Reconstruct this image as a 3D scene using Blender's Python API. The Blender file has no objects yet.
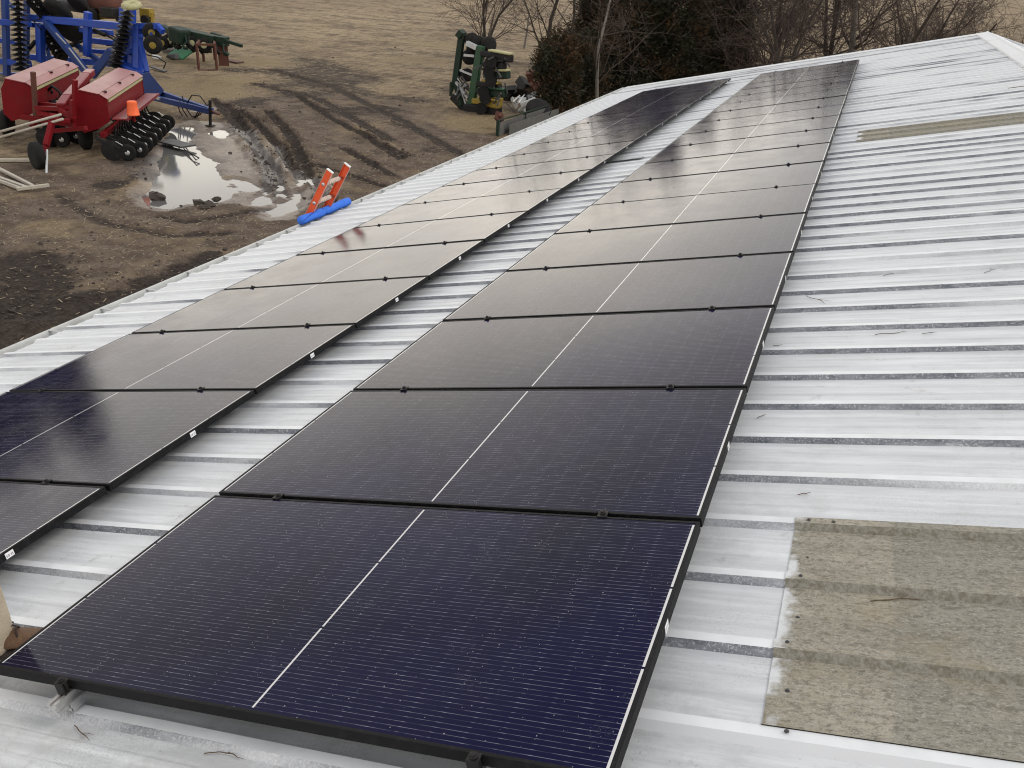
import bpy, math, random
from mathutils import Vector, Matrix, noise, Euler
rad = math.radians
C = bpy.context.scene
COL = C.collection
random.seed(7)

# ------------------------------------------------------------------ camera solve and frames
A = rad(14.0)                       # roof pitch
CA, SA = math.cos(A), math.sin(A)
F = 863.4116
RC = [Vector((0.92856694, 0.36643008, 0.05909678)), Vector((0.21379834, -0.39789769, -0.89217022)), Vector((-0.30340354, 0.84107456, -0.44781679))]
CAM = Vector((2.2249058, -1.3854122, 2.1787481))
GZ = -4.2                           # yard level
def ray(px, py):
    a, b = (px - 512) / F, (py - 384) / F
    return RC[0] * a + RC[1] * b + RC[2]
def G(px, py, h=0.0):
    d = ray(px, py); return CAM + d * ((GZ + h - CAM.z) / d.z)
def AY(px, py, Y):
    d = ray(px, py); return CAM + d * ((Y - CAM.y) / d.y)
def rp(u, v, h=0.0):                # roof frame: u up the slope, v along the barn, h off the panel plane
    return Vector((u * CA - h * SA, v, u * SA + h * CA))

# ------------------------------------------------------------------ mesh builder
class MB:
    def __init__(s): s.v = []; s.f = []; s.m = []; s.mi = 0
    def add(s, vs, fs):
        o = len(s.v); s.v += [Vector(x) for x in vs]
        for f in fs: s.f.append(tuple(i + o for i in f)); s.m.append(s.mi)
    def hexa(s, p):                 # 8 corners: bottom 4, top 4
        s.add(p, [(3,2,1,0),(4,5,6,7),(0,1,5,4),(1,2,6,5),(2,3,7,6),(3,0,4,7)])
    def box(s, c, d, R=None):
        c = Vector(c); x, y, z = (k / 2 for k in d)
        p = [Vector(q) for q in ((-x,-y,-z),(x,-y,-z),(x,y,-z),(-x,y,-z),(-x,-y,z),(x,-y,z),(x,y,z),(-x,y,z))]
        if R is not None: p = [R @ q for q in p]
        s.hexa([c + q for q in p])
    def frame(s, a, b, up=(0,0,1)):
        t = (b - a).normalized(); up = Vector(up)
        if abs(t.dot(up)) > .97: up = Vector((1,0,0)) if abs(t.x) < .9 else Vector((0,1,0))
        x = t.cross(up).normalized(); return t, x, x.cross(t)
    def bar(s, a, b, w, h, up=(0,0,1)):
        a, b = Vector(a), Vector(b); t, x, y = s.frame(a, b, up); x *= w/2; y *= h/2
        s.hexa([a-x-y, a+x-y, a+x+y, a-x+y, b-x-y, b+x-y, b+x+y, b-x+y])
    def tube(s, pts, r, n=8, caps=True):
        pts = [Vector(p) for p in pts]; k = len(pts)
        rs = r if isinstance(r, (list, tuple)) else [r] * k
        vs = []; x = None
        for i, p in enumerate(pts):
            t = (pts[min(i+1, k-1)] - pts[max(i-1, 0)])
            t = t.normalized() if t.length > 1e-9 else Vector((0,0,1))
            if x is None: _, x, y = s.frame(p, p + t)
            x = (x - t * x.dot(t))
            x = x.normalized() if x.length > 1e-6 else s.frame(p, p + t)[1]
            y = t.cross(x)
            vs += [p + (x * math.cos(2*math.pi*j/n) + y * math.sin(2*math.pi*j/n)) * rs[i] for j in range(n)]
        fs = [(i*n+j, i*n+(j+1) % n, (i+1)*n+(j+1) % n, (i+1)*n+j) for i in range(k-1) for j in range(n)]
        if caps: fs += [tuple(range(n-1, -1, -1)), tuple(range((k-1)*n, k*n))]
        s.add(vs, fs)
    def cyl(s, a, b, r, n=12, r2=None): s.tube([a, b], [r, r if r2 is None else r2], n)
    def lathe(s, a, b, prof, n=16):  # prof: (t along a->b in metres, radius)
        a = Vector(a); t = (Vector(b) - a).normalized(); _, x, y = s.frame(a, a + t)
        k = len(prof)
        vs = [a + t * q + (x * math.cos(2*math.pi*j/n) + y * math.sin(2*math.pi*j/n)) * r for q, r in prof for j in range(n)]
        fs = [(i*n+j, i*n+(j+1) % n, (i+1)*n+(j+1) % n, (i+1)*n+j) for i in range(k-1) for j in range(n)]
        fs += [tuple(range(n-1, -1, -1)), tuple(range((k-1)*n, k*n))]
        s.add(vs, fs)
    def prism(s, front, back):
        n = len(front)
        s.add(list(front) + list(back), [tuple(range(n)), tuple(range(2*n-1, n-1, -1))] + [(i, i+n, (i+1) % n + n, (i+1) % n) for i in range(n)])
    def lump(s, c, d, R=None, jit=.25, n=7, m=4):
        c = Vector(c); vs = []
        for i in range(m+1):
            th = math.pi * i / m
            for j in range(n):
                a = 2*math.pi*j/n; k = 1 + random.uniform(-jit, jit)
                q = Vector((math.sin(th)*math.cos(a)*d[0]/2*k, math.sin(th)*math.sin(a)*d[1]/2*k, math.cos(th)*d[2]/2*k))
                vs.append(c + (R @ q if R is not None else q))
        s.add(vs, [(i*n+j, (i+1)*n+j, (i+1)*n+(j+1) % n, i*n+(j+1) % n) for i in range(m) for j in range(n)])
    def build(s, name, mat, parent=None, smooth=False, local=False, bevel=0):
        me = bpy.data.meshes.new(name)
        o = Vector((0,0,0)) if (parent is None or local) else ORG[parent.name]
        me.from_pydata([v - o for v in s.v], [], s.f)
        for m in (mat if isinstance(mat, (list, tuple)) else [mat]): me.materials.append(m)
        me.polygons.foreach_set('material_index', s.m)
        if smooth: me.polygons.foreach_set('use_smooth', [True] * len(s.f))
        me.update()
        ob = bpy.data.objects.new(name, me); COL.objects.link(ob)
        if parent is not None: ob.parent = parent; ORG[ob.name] = ORG[parent.name]
        else: ORG[ob.name] = Vector((0,0,0))
        if bevel:
            b = ob.modifiers.new('bevel', 'BEVEL'); b.width = bevel; b.segments = 2; b.limit_method = 'ANGLE'; b.angle_limit = rad(40)
        return ob
ORG = {}
def tag(o, label=None, cat=None, group=None, kind=None):
    if label: o['label'] = label
    if cat: o['category'] = cat
    if group: o['group'] = group
    if kind: o['kind'] = kind
    return o
def empty(name, loc, label, cat, group=None):
    o = bpy.data.objects.new(name, None); COL.objects.link(o); o.location = loc; o.empty_display_size = .2
    ORG[o.name] = Vector(loc); return tag(o, label, cat, group)
def solo(mb, name, mat, loc, label, cat, group=None, smooth=False, bevel=0):   # a thing that is one mesh, origin at its base
    loc = Vector(loc); mb.v = [v - loc for v in mb.v]
    o = mb.build(name, mat, None, smooth, True, bevel); o.location = loc; ORG[o.name] = loc
    return tag(o, label, cat, group)
def copy_thing(o, loc, rot=None, scale=None, label=None):
    c = o.copy(); COL.objects.link(c); c.location = loc; ORG[c.name] = Vector(loc)
    if rot is not None: c.rotation_euler = rot
    if scale is not None: c.scale = scale
    if label: c['label'] = label
    for ch in list(o.children):
        d = ch.copy(); COL.objects.link(d); d.parent = c
        for g in list(ch.children):
            e = g.copy(); COL.objects.link(e); e.parent = d
    return c

# ------------------------------------------------------------------ node helpers
class NT:
    def __init__(s, tree): s.t = tree; s.n = tree.nodes; s.l = tree.links
    def node(s, typ, **kw):
        n = s.n.new(typ)
        for k, v in kw.items(): setattr(n, k, v)
        return n
    def inp(s, sock, v):
        if isinstance(v, bpy.types.NodeSocket): s.l.new(v, sock)
        elif v is not None:
            if isinstance(v, (tuple, list)) and len(v) == 3 and sock.type == 'RGBA': v = (*v, 1)
            sock.default_value = v
    def math(s, op, a, b=None, c=None, clamp=False):
        n = s.node('ShaderNodeMath', operation=op, use_clamp=clamp)
        for i, v in enumerate((a, b, c)):
            if v is not None: s.inp(n.inputs[i], v)
        return n.outputs[0]
    def mix(s, f, a, b, blend='MIX'):
        n = s.node('ShaderNodeMix', data_type='RGBA', blend_type=blend)
        s.inp(n.inputs[0], f); s.inp(n.inputs[6], a); s.inp(n.inputs[7], b); return n.outputs[2]
    def noise(s, vec, scale, detail=4, rough=.55, dist=0):
        n = s.node('ShaderNodeTexNoise'); s.inp(n.inputs['Vector'], vec)
        for k, v in (('Scale', scale), ('Detail', detail), ('Roughness', rough), ('Distortion', dist)): n.inputs[k].default_value = v
        return n.outputs[0]
    def vor(s, vec, scale, feature='F1'):
        n = s.node('ShaderNodeTexVoronoi', feature=feature); s.inp(n.inputs['Vector'], vec); n.inputs['Scale'].default_value = scale; return n
    def ramp(s, x, a, b, lo=0., hi=1.):
        n = s.node('ShaderNodeMapRange', interpolation_type='SMOOTHSTEP'); n.clamp = True
        for i, v in enumerate((x, a, b, lo, hi)): s.inp(n.inputs[i], v)
        return n.outputs[0]
    def mapping(s, vec, scale=(1,1,1), rot=(0,0,0), loc=(0,0,0)):
        n = s.node('ShaderNodeMapping'); s.inp(n.inputs[0], vec)
        n.inputs['Location'].default_value = loc; n.inputs['Rotation'].default_value = rot; n.inputs['Scale'].default_value = scale; return n.outputs[0]
    def sep(s, vec): n = s.node('ShaderNodeSeparateXYZ'); s.inp(n.inputs[0], vec); return n.outputs
    def bump(s, h, strength=.3, dist=.02):
        n = s.node('ShaderNodeBump'); s.inp(n.inputs['Strength'], strength); n.inputs['Distance'].default_value = dist; s.inp(n.inputs['Height'], h); return n.outputs[0]
    def attr(s, name): return s.node('ShaderNodeAttribute', attribute_name=name).outputs['Fac']
def newmat(name):
    m = bpy.data.materials.new(name); m.use_nodes = True
    nt = NT(m.node_tree); b = nt.n['Principled BSDF']; return m, nt, b
def P(nt, b, **kw):
    for k, v in kw.items(): nt.inp(b.inputs[k.replace('_', ' ')], v)
def paint(name, col, rough=.5, metal=0., dirt=.35, dirtcol=(.12,.085,.055), scale=3., bump=.08, spec=.5, coat=0.):
    m, nt, b = newmat(name); pos = nt.node('ShaderNodeNewGeometry').outputs['Position']
    n1 = nt.noise(pos, scale, 5, .65); n2 = nt.noise(pos, scale * 7, 3, .6)
    f = nt.math('MULTIPLY', nt.ramp(nt.math('ADD', nt.math('MULTIPLY', n1, .7), nt.math('MULTIPLY', n2, .3)), .45, .7), dirt)
    v = nt.mix(nt.noise(pos, scale * 2.3, 2), tuple(c * .8 for c in col), tuple(min(1, c * 1.15) for c in col))
    P(nt, b, Base_Color=nt.mix(f, v, dirtcol), Roughness=nt.math('ADD', rough, nt.math('MULTIPLY', n1, .2)), Metallic=metal,
      Specular_IOR_Level=spec, Normal=nt.bump(n2, bump, .01), Coat_Weight=coat)
    return m
BLK = paint('black_iron', (.007,.007,.008), .45, 0, .15, spec=.3)
TYRE = paint('tyre_rubber', (.011,.011,.011), .8, 0, .25, (.07,.05,.04), spec=.25)
BLUE = paint('blue_paint', (.003,.045,.34), .38, 0, .3, (.03,.05,.16), 1.2)
BLUED = paint('dark_blue_paint', (.004,.03,.16), .45, 0, .35, (.03,.035,.06), 1.2)
RED = paint('faded_red_paint', (.165,.006,.010), .36, 0, .35, (.07,.028,.022), 1.5, spec=.12)
REDL = paint('chalky_red_lid', (.19,.012,.017), .26, 0, .3, (.17,.06,.05), 1.5)
ORANGE = paint('orange_fibreglass', (.72,.085,.018), .45, 0, .25, (.35,.07,.03), 6)
ORNP = paint('orange_plastic', (.85,.13,.03), .5, 0, .2, (.4,.1,.05), 5)
GRN = paint('green_paint', (.007,.055,.020), .42, 0, .4, (.06,.06,.04), 2)
GRND = paint('dark_green_paint', (.008,.024,.014), .55, 0, .5, (.035,.03,.02), 3, spec=.3)
YEL = paint('yellow_paint', (.27,.185,.018), .5, 0, .5, (.07,.05,.025), 3)
CREAM = paint('weathered_cream', (.40,.38,.20), .55, 0, .45, (.2,.17,.09), 4)
GALV = paint('galvanised_steel', (.46,.47,.48), .42, .7, .3, (.30,.29,.27), 6)
ALU = paint('aluminium', (.62,.62,.62), .32, .85, .2, (.35,.34,.32), 10)
RUST = paint('rusty_steel', (.10,.035,.022), .8, 0, .5, (.05,.03,.025), 5)
WOODW = paint('weathered_wood', (.42,.38,.31), .8, 0, .5, (.2,.17,.13), 6)
PALE = paint('pale_pole', (.42,.38,.32), .5, 0, .4, (.3,.26,.2), 5)
WHITE = paint('white_plastic', (.75,.75,.73), .5, 0, .35, (.4,.37,.32), 5)
DGREY = paint('dark_grey_sheet', (.055,.055,.055), .5, 0, .4, (.12,.11,.09), 4)
GREYB = paint('grey_board', (.085,.083,.08), .7, 0, .4, (.2,.19,.17), 4)
FOAM = paint('blue_foam', (.035,.17,.72), .65, 0, .2, (.02,.09,.4), 12, .1)
TAPE = paint('tan_tape', (.60,.50,.42), .6, 0, .3, (.4,.25,.2), 14)

# ------------------------------------------------------------------ world, sun, camera
w = bpy.data.worlds.new('World'); C.world = w; w.use_nodes = True
nt = NT(w.node_tree); bg = nt.n['Background']
sky = nt.node('ShaderNodeTexSky', sky_type='NISHITA', sun_disc=False)
SUN_AZ, SUN_EL = rad(75), rad(48)           # azimuth from +Y towards +X
sky.sun_elevation = SUN_EL; sky.sun_rotation = SUN_AZ; sky.dust_density = 2.0
tc = nt.node('ShaderNodeTexCoord').outputs['Generated']
sx, sy, sz = nt.sep(tc)
nv = nt.mapping(tc, (1.6, 1.6, 4.5), (0, 0, 0), (3.1, .4, 0))
n1 = nt.noise(nv, 1.5, 5, .55, .3)
cl = nt.mix(nt.ramp(n1, .34, .66), (7.05, 7.15, 7.45), (11.2, 11.1, 10.9))
hz = nt.ramp(sz, .10, .50, 1., 0.)
cl = nt.mix(hz, cl, nt.mix(1., cl, nt.mix(nt.ramp(sx, -.32, -.02), (2.5, 2.33, 2.03), (1.55, 1.47, 1.34)), 'MULTIPLY'))
zen = nt.ramp(sz, .36, .64, 0., 1.)
cl = nt.mix(zen, cl, nt.mix(1., cl, (.67, .68, .70), 'MULTIPLY'))
cl = nt.mix(nt.ramp(sz, -.05, 0.), (3.0, 2.6, 2.1), cl)
nt.inp(bg.inputs[0], nt.mix(.90, sky.outputs[0], cl)); bg.inputs[1].default_value = .1
sl = bpy.data.lights.new('sun', 'SUN'); sl.energy = 1.15; sl.angle = rad(25); sl.color = (1, .95, .88)
so = bpy.data.objects.new('sun', sl); COL.objects.link(so)
so.rotation_euler = Vector((math.sin(SUN_AZ)*math.cos(SUN_EL), math.cos(SUN_AZ)*math.cos(SUN_EL), math.sin(SUN_EL))).to_track_quat('Z', 'Y').to_euler()
cd = bpy.data.cameras.new('camera'); co = bpy.data.objects.new('camera', cd); COL.objects.link(co)
cd.sensor_width = 36; cd.lens = F / 1024 * 36; cd.clip_start = .05; cd.clip_end = 6000
M = Matrix((RC[0], -RC[1], -RC[2])).transposed().to_4x4(); M.translation = CAM; co.matrix_world = M
C.camera = co
C.view_settings.view_transform = 'Standard'; C.view_settings.look = 'None'; C.view_settings.exposure = .28; C.view_settings.gamma = 1
C.cycles.use_denoising = True; C.cycles.denoising_prefilter = 'ACCURATE'; C.cycles.filter_width = 1.1
C.cycles.max_bounces = 6; C.cycles.diffuse_bounces = 3; C.cycles.glossy_bounces = 3; C.cycles.transparent_max_bounces = 6

# ------------------------------------------------------------------ barn
PAN = -.125                                   # roof pan below the panel plane
EU, RU, V0, V1 = -4.18, 4.90, -5.6, 24.0      # eave, ridge, near and far gable
RIB, RIB0 = .330, .645
def roof_mats():
    m, nt, b = newmat('white_roof_coating'); pos = nt.node('ShaderNodeNewGeometry').outputs['Position']
    streak = nt.noise(nt.mapping(pos, (.7, 9, .7)), 2.2, 5, .65)
    fine = nt.noise(nt.mapping(pos, (6, 60, 6)), 2.0, 4, .7)
    blot = nt.noise(pos, 1.1, 5, .6)
    speck = nt.ramp(nt.noise(pos, 55, 3, .7), .64, .72)
    base = nt.mix(nt.ramp(streak, .35, .7), (.545,.56,.575), (.675,.69,.705))
    base = nt.mix(nt.math('MULTIPLY', nt.ramp(fine, .5, .75), .30), base, (.40,.41,.42))
    base = nt.mix(nt.math('MULTIPLY', nt.ramp(blot, .52, .72), .30), base, (.42,.43,.43))
    near = nt.ramp(nt.sep(pos)[1], -1., 3.5, 1., .25)
    gs = nt.noise(pos, 150, 3, .8)
    base = nt.mix(nt.math('MULTIPLY', nt.math('MULTIPLY', nt.ramp(gs, .48, .66), nt.ramp(nt.noise(pos, 2.6, 4, .65), .42, .62)), nt.math('MULTIPLY', near, .42)), base, (.24,.245,.25))
    base = nt.mix(nt.math('MULTIPLY', nt.math('MULTIPLY', nt.ramp(nt.noise(pos, 1.7, 6, .75), .50, .64), near), .48), base, (.36,.365,.355))
    base = nt.mix(nt.math('MULTIPLY', nt.ramp(nt.noise(nt.mapping(pos, (.35, 3.03, .35)), 2.2, 5, .7), .52, .66), .30), base, (.36,.37,.38))
    base = nt.mix(nt.math('MULTIPLY', nt.ramp(nt.noise(pos, 6, 6, .8), .60, .68), .35), base, (.27,.255,.22))
    base = nt.mix(nt.math('MULTIPLY', nt.math('MULTIPLY', speck, nt.ramp(blot, .40, .62)), .5), base, (.22,.20,.17))
    P(nt, b, Base_Color=base, Roughness=nt.ramp(streak, .3, .7, .38, .62), Specular_IOR_Level=.45,
      Normal=nt.bump(nt.math('ADD', nt.noise(nt.mapping(pos, (1.2, 3.5, 1.2)), 1., 3), nt.math('MULTIPLY', fine, .06)), .35, .012))
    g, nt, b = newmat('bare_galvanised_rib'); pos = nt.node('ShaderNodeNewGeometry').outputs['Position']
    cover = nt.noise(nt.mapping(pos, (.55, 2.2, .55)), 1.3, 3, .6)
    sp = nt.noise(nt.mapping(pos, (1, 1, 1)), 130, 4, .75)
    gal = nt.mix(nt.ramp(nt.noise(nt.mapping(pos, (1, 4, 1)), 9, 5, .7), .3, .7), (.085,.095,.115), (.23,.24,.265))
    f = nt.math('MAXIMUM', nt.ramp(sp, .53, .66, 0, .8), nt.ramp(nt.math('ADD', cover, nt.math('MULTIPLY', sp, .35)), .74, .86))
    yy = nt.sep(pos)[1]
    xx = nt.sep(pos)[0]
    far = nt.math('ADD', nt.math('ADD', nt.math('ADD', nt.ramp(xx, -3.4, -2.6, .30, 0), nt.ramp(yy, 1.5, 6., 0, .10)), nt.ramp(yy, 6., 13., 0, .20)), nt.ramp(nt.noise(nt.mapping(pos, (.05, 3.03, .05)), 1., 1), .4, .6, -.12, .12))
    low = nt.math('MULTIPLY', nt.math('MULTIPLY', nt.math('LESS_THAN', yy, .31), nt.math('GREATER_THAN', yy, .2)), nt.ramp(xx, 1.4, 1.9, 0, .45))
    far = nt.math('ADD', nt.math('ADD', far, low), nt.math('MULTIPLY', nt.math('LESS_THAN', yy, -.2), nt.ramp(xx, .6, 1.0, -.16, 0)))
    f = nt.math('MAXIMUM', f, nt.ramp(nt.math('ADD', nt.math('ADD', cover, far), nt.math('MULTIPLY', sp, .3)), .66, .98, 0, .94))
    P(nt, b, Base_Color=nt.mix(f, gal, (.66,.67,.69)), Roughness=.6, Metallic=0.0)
    l = paint('bare_galvanised_lap', (.33,.34,.355), .5, .2, .4, (.6,.61,.63), 4)
    t = paint('lighter_white_rib', (.71,.725,.74), .5, 0, .25, (.5,.51,.52), 3)  # rib tops and far flanks, a lighter white than the pans
    return m, g, l, t
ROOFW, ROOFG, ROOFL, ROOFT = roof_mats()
GUT = paint('grey_white_trim', (.52,.53,.52), .45, .1, .4, (.3,.3,.28), 5)
barn = empty('barn', (rp(EU, 0).x, 10, GZ), 'long low barn with white coated ribbed metal roof and solar panels', 'barn')
def rib_profile(v0, v1):
    pts = []                                   # (v, h, material of the strip that starts here)
    k0 = math.floor((v0 - RIB0) / RIB) - 1; k = k0
    while RIB0 + k * RIB < v1 + RIB:
        c = RIB0 + k * RIB; r = random.Random(k * 13 + 5)
        lap = 22.35 < c < 22.68; lm = 2 if lap else 0
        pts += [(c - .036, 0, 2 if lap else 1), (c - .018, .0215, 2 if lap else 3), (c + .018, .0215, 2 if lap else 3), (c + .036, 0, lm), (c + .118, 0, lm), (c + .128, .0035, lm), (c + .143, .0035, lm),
                (c + .153, 0, lm), (c + .203, 0, lm), (c + .213, .0035, lm), (c + .228, .0035, lm), (c + .238, 0, lm)]
        k += 1
    return [p for p in pts if v0 <= p[0] <= v1]
def sheet(name, u0, u1, v0, v1, lift, mats, parent, nu=10, wob=.004, hs=1., fn=rp):
    pr = rib_profile(v0, v1); mb = MB(); n = len(pr); vs = []
    for i in range(nu + 1):
        u = u0 + (u1 - u0) * i / nu
        for v, h, _ in pr:
            z = wob * noise.noise(Vector((u * .7, v * .9, 3.1))) + .35 * wob * noise.noise(Vector((u * 2.3, v * 3, 9)))
            vs.append(fn(u, v, PAN + h * hs + lift + z))
    mb.v = vs
    for i in range(nu):
        for j in range(n - 1):
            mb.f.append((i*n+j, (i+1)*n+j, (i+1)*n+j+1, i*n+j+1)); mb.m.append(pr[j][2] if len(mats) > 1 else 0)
    return mb.build(name, mats, parent)
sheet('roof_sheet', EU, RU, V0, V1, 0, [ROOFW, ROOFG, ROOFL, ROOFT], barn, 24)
RX, RZ = rp(RU, 0, PAN).x, rp(RU, 0, PAN).z
def rp2(u, v, h):                               # the far slope, u measured down from the ridge
    return Vector((RX + u * CA + (h - PAN) * SA, v, RZ - u * SA + (h - PAN) * CA))
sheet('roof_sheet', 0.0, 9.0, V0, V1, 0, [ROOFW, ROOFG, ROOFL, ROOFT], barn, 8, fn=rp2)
# ridge cap: bent flashing over both slopes
mb = MB(); prof = [(-.27, .010), (-.255, .036), (-.05, .036), (0, .052)]
L1 = [rp(RU + a, 0, PAN + b) for a, b in prof]; L2 = [rp2(-a, 0, PAN + b) for a, b in reversed(prof[:-1])]
ring = L1 + L2; nv_ = 30
for i in range(nv_ + 1):
    v = V0 - .05 + (V1 + .1 - V0) * i / nv_
    mb.v += [Vector((q.x, v, q.z + .003 * noise.noise(Vector((v, q.x, 0))))) for q in ring]
k = len(ring)
for i in range(nv_):
    for j in range(k - 1): mb.f.append((i*k+j, i*k+j+1, (i+1)*k+j+1, (i+1)*k+j)); mb.m.append(0)
mb.build('ridge_cap', ROOFW, barn)
# far and near gable flashing: flat sheet on the ribs with a folded edge
for va, vb in ((V1 - .52, V1 + .03), (V0 - .03, V0 + .35)):
    for f_, u0, u1 in ((rp, EU - .02, RU - .02), (rp2, .02, 9.02)):
        mb = MB(); h0, h1 = PAN + .026, PAN + .030
        mb.hexa([f_(u0, va, h0), f_(u1, va, h0), f_(u1, vb, h0), f_(u0, vb, h0), f_(u0, va, h1), f_(u1, va, h1), f_(u1, vb, h1), f_(u0, vb, h1)])
        e = vb if va > 0 else va
        a_, b_ = (e, e + .004) if va > 0 else (e - .004, e)
        mb.hexa([f_(u0, a_, h0 - .16), f_(u1, a_, h0 - .16), f_(u1, b_, h0 - .16), f_(u0, b_, h0 - .16), f_(u0, a_, h1 + .004), f_(u1, a_, h1 + .004), f_(u1, b_, h1 + .004), f_(u0, b_, h1 + .004)])
        mb.build('gable_flashing', ROOFW, barn)
# eave gutter: open channel, its hangers as pieces
ge = rp(EU, 0, PAN); gx, gz = ge.x, ge.z
prof = [(.015, -.012), (.015, -.115), (-.085, -.115), (-.115, -.02), (-.130, -.012), (-.130, 0.), (-.118, .002), (-.112, -.006), (-.106, -.020), (-.080, -.108), (.011, -.108), (.011, -.012)]
mb = MB(); fr = [Vector((gx + a, V0, gz + b)) for a, b in prof]; bk = [Vector((gx + a, V1, gz + b)) for a, b in prof]
n = len(prof); mb.add(fr + bk, [(i, (i+1) % n, (i+1) % n + n, i + n) for i in range(n)])
gut = mb.build('gutter', GUT, barn)
v = V0 + .3
while v < V1:
    mb = MB(); mb.bar((gx + .012, v, gz + .004), (gx - .118, v, gz - .004), .03, .006); mb.build('hanger', GALV, gut); v += .61
# fascia and walls
SID = paint('pale_wall_sheet', (.50,.50,.48), .55, .1, .4, (.3,.27,.22), 1.5)
mb = MB(); mb.box((gx + .05, (V0+V1)/2, (gz - .17 + GZ - .3) / 2), (.04, V1 - V0 - .3, gz - .17 - GZ + .3)); mb.build('wall', SID, barn)
bx = rp2(9.0, 0, PAN); mb = MB(); mb.box((bx.x - .15, (V0+V1)/2, (bx.z - .15 + GZ - .3) / 2), (.04, V1 - V0 - .3, bx.z - .15 - GZ + .3)); mb.build('wall', SID, barn)
for vv in (V0 + .17, V1 - .17):
    mb = MB(); pf = [(gx + .08, GZ - .3), (bx.x - .18, GZ - .3), (bx.x - .18, bx.z - .12), (RX, RZ - .08), (gx + .08, gz - .10)]
    mb.prism([Vector((a, vv - .02, b)) for a, b in pf], [Vector((a, vv + .02, b)) for a, b in pf]); mb.build('wall', SID, barn)
# translucent roof panels, stained
def sky_mat():
    m, nt, b = newmat('stained_fibreglass'); pos = nt.node('ShaderNodeNewGeometry').outputs['Position']; x, y, z = nt.sep(pos)
    st = nt.noise(nt.mapping(pos, (.9, 3.2, 1)), 3.0, 6, .7); fi = nt.noise(nt.mapping(pos, (1, 2.2, 1)), 38, 5, .75); bl = nt.noise(pos, 2.2, 5, .6)
    c = nt.mix(nt.ramp(st, .3, .7), (.25,.228,.178), (.36,.33,.265))
    seam = nt.ramp(x, 2.625, 2.64)
    c = nt.mix(nt.math('MULTIPLY', seam, .45), c, (.185,.180,.155))
    c = nt.mix(nt.ramp(fi, .46, .62, 0, .65), c, (.115,.105,.082))
    c = nt.mix(nt.ramp(nt.noise(nt.mapping(pos, (1, 1.6, 1)), 95, 4, .8), .51, .63, 0, .6), c, (.43,.415,.37))
    c = nt.mix(nt.ramp(nt.noise(pos, 120, 3, .8), .54, .66, 0, .6), c, (.10,.092,.075))
    c = nt.mix(nt.ramp(nt.noise(nt.mapping(pos, (.6, 5, .6)), 14, 4, .8), .62, .7, 0, .6), c, (.46,.45,.41))
    c = nt.mix(nt.ramp(bl, .48, .68, 0, .42), c, (.29,.235,.13))
    # overspray of the roof coating along the lap
    ed = nt.math('ADD', x, nt.math('MULTIPLY', nt.noise(pos, 9, 5, .7), -.16))
    c = nt.mix(nt.math('MULTIPLY', nt.ramp(ed, 2.255, 2.295, 1, 0), nt.ramp(nt.noise(pos, 5, 3), .42, .52)), c, (.62,.63,.64))
    P(nt, b, Base_Color=c, Roughness=.75, Specular_IOR_Level=.3, Normal=nt.bump(fi, .5, .006))
    m2, nt, b = newmat('mossy_fibreglass_rib'); pos = nt.node('ShaderNodeNewGeometry').outputs['Position']
    fi = nt.noise(pos, 60, 5, .75); c = nt.mix(nt.ramp(fi, .35, .65), (.16,.145,.11), (.29,.275,.235)); c = nt.mix(nt.ramp(nt.noise(pos, 9, 4, .7), .58, .72, 0, .55), c, (.11,.08,.05))
    P(nt, b, Base_Color=c, Roughness=.85, Normal=nt.bump(fi, .6, .008))
    return m, m2
FIB, FIBR = sky_mat()
def skylight(u0, u1, v0, v1, label):
    s = sheet('skylight_panel', u0, u1, v0, v1, .0035, [FIB, FIBR, FIB, FIB], barn, 6, .004, 1.02)
    s['label'] = label; return s
sk = skylight(2.375, 4.62, .318, 1.342, 'large weathered grey tan translucent sheet')
for i, (u, kk, dv) in enumerate(((2.41, 0, .01), (2.42, 1, 0), (2.42, 2, 0), (2.425, 0, .15), (2.43, 1, .13), (2.425, 0, -.16), (2.50, 2, -.005), (2.44, -1, .005))):
    h = PAN + (.0255 if abs(dv) < .05 else .0045); c0 = RIB0 + kk * RIB + dv; mb = MB()
    mb.lathe(rp(u, c0, h), rp(u, c0, h + 1), [(0, .0065), (.0015, .0065), (.002, .004), (.005, .0038), (.006, .002)], 10); mb.build('screw', DGREY, sk)
skylight(2.335, 4.62, RIB0 + 27*RIB - .04, RIB0 + 29*RIB + .04, 'narrow tan corrugated translucent strip')

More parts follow.
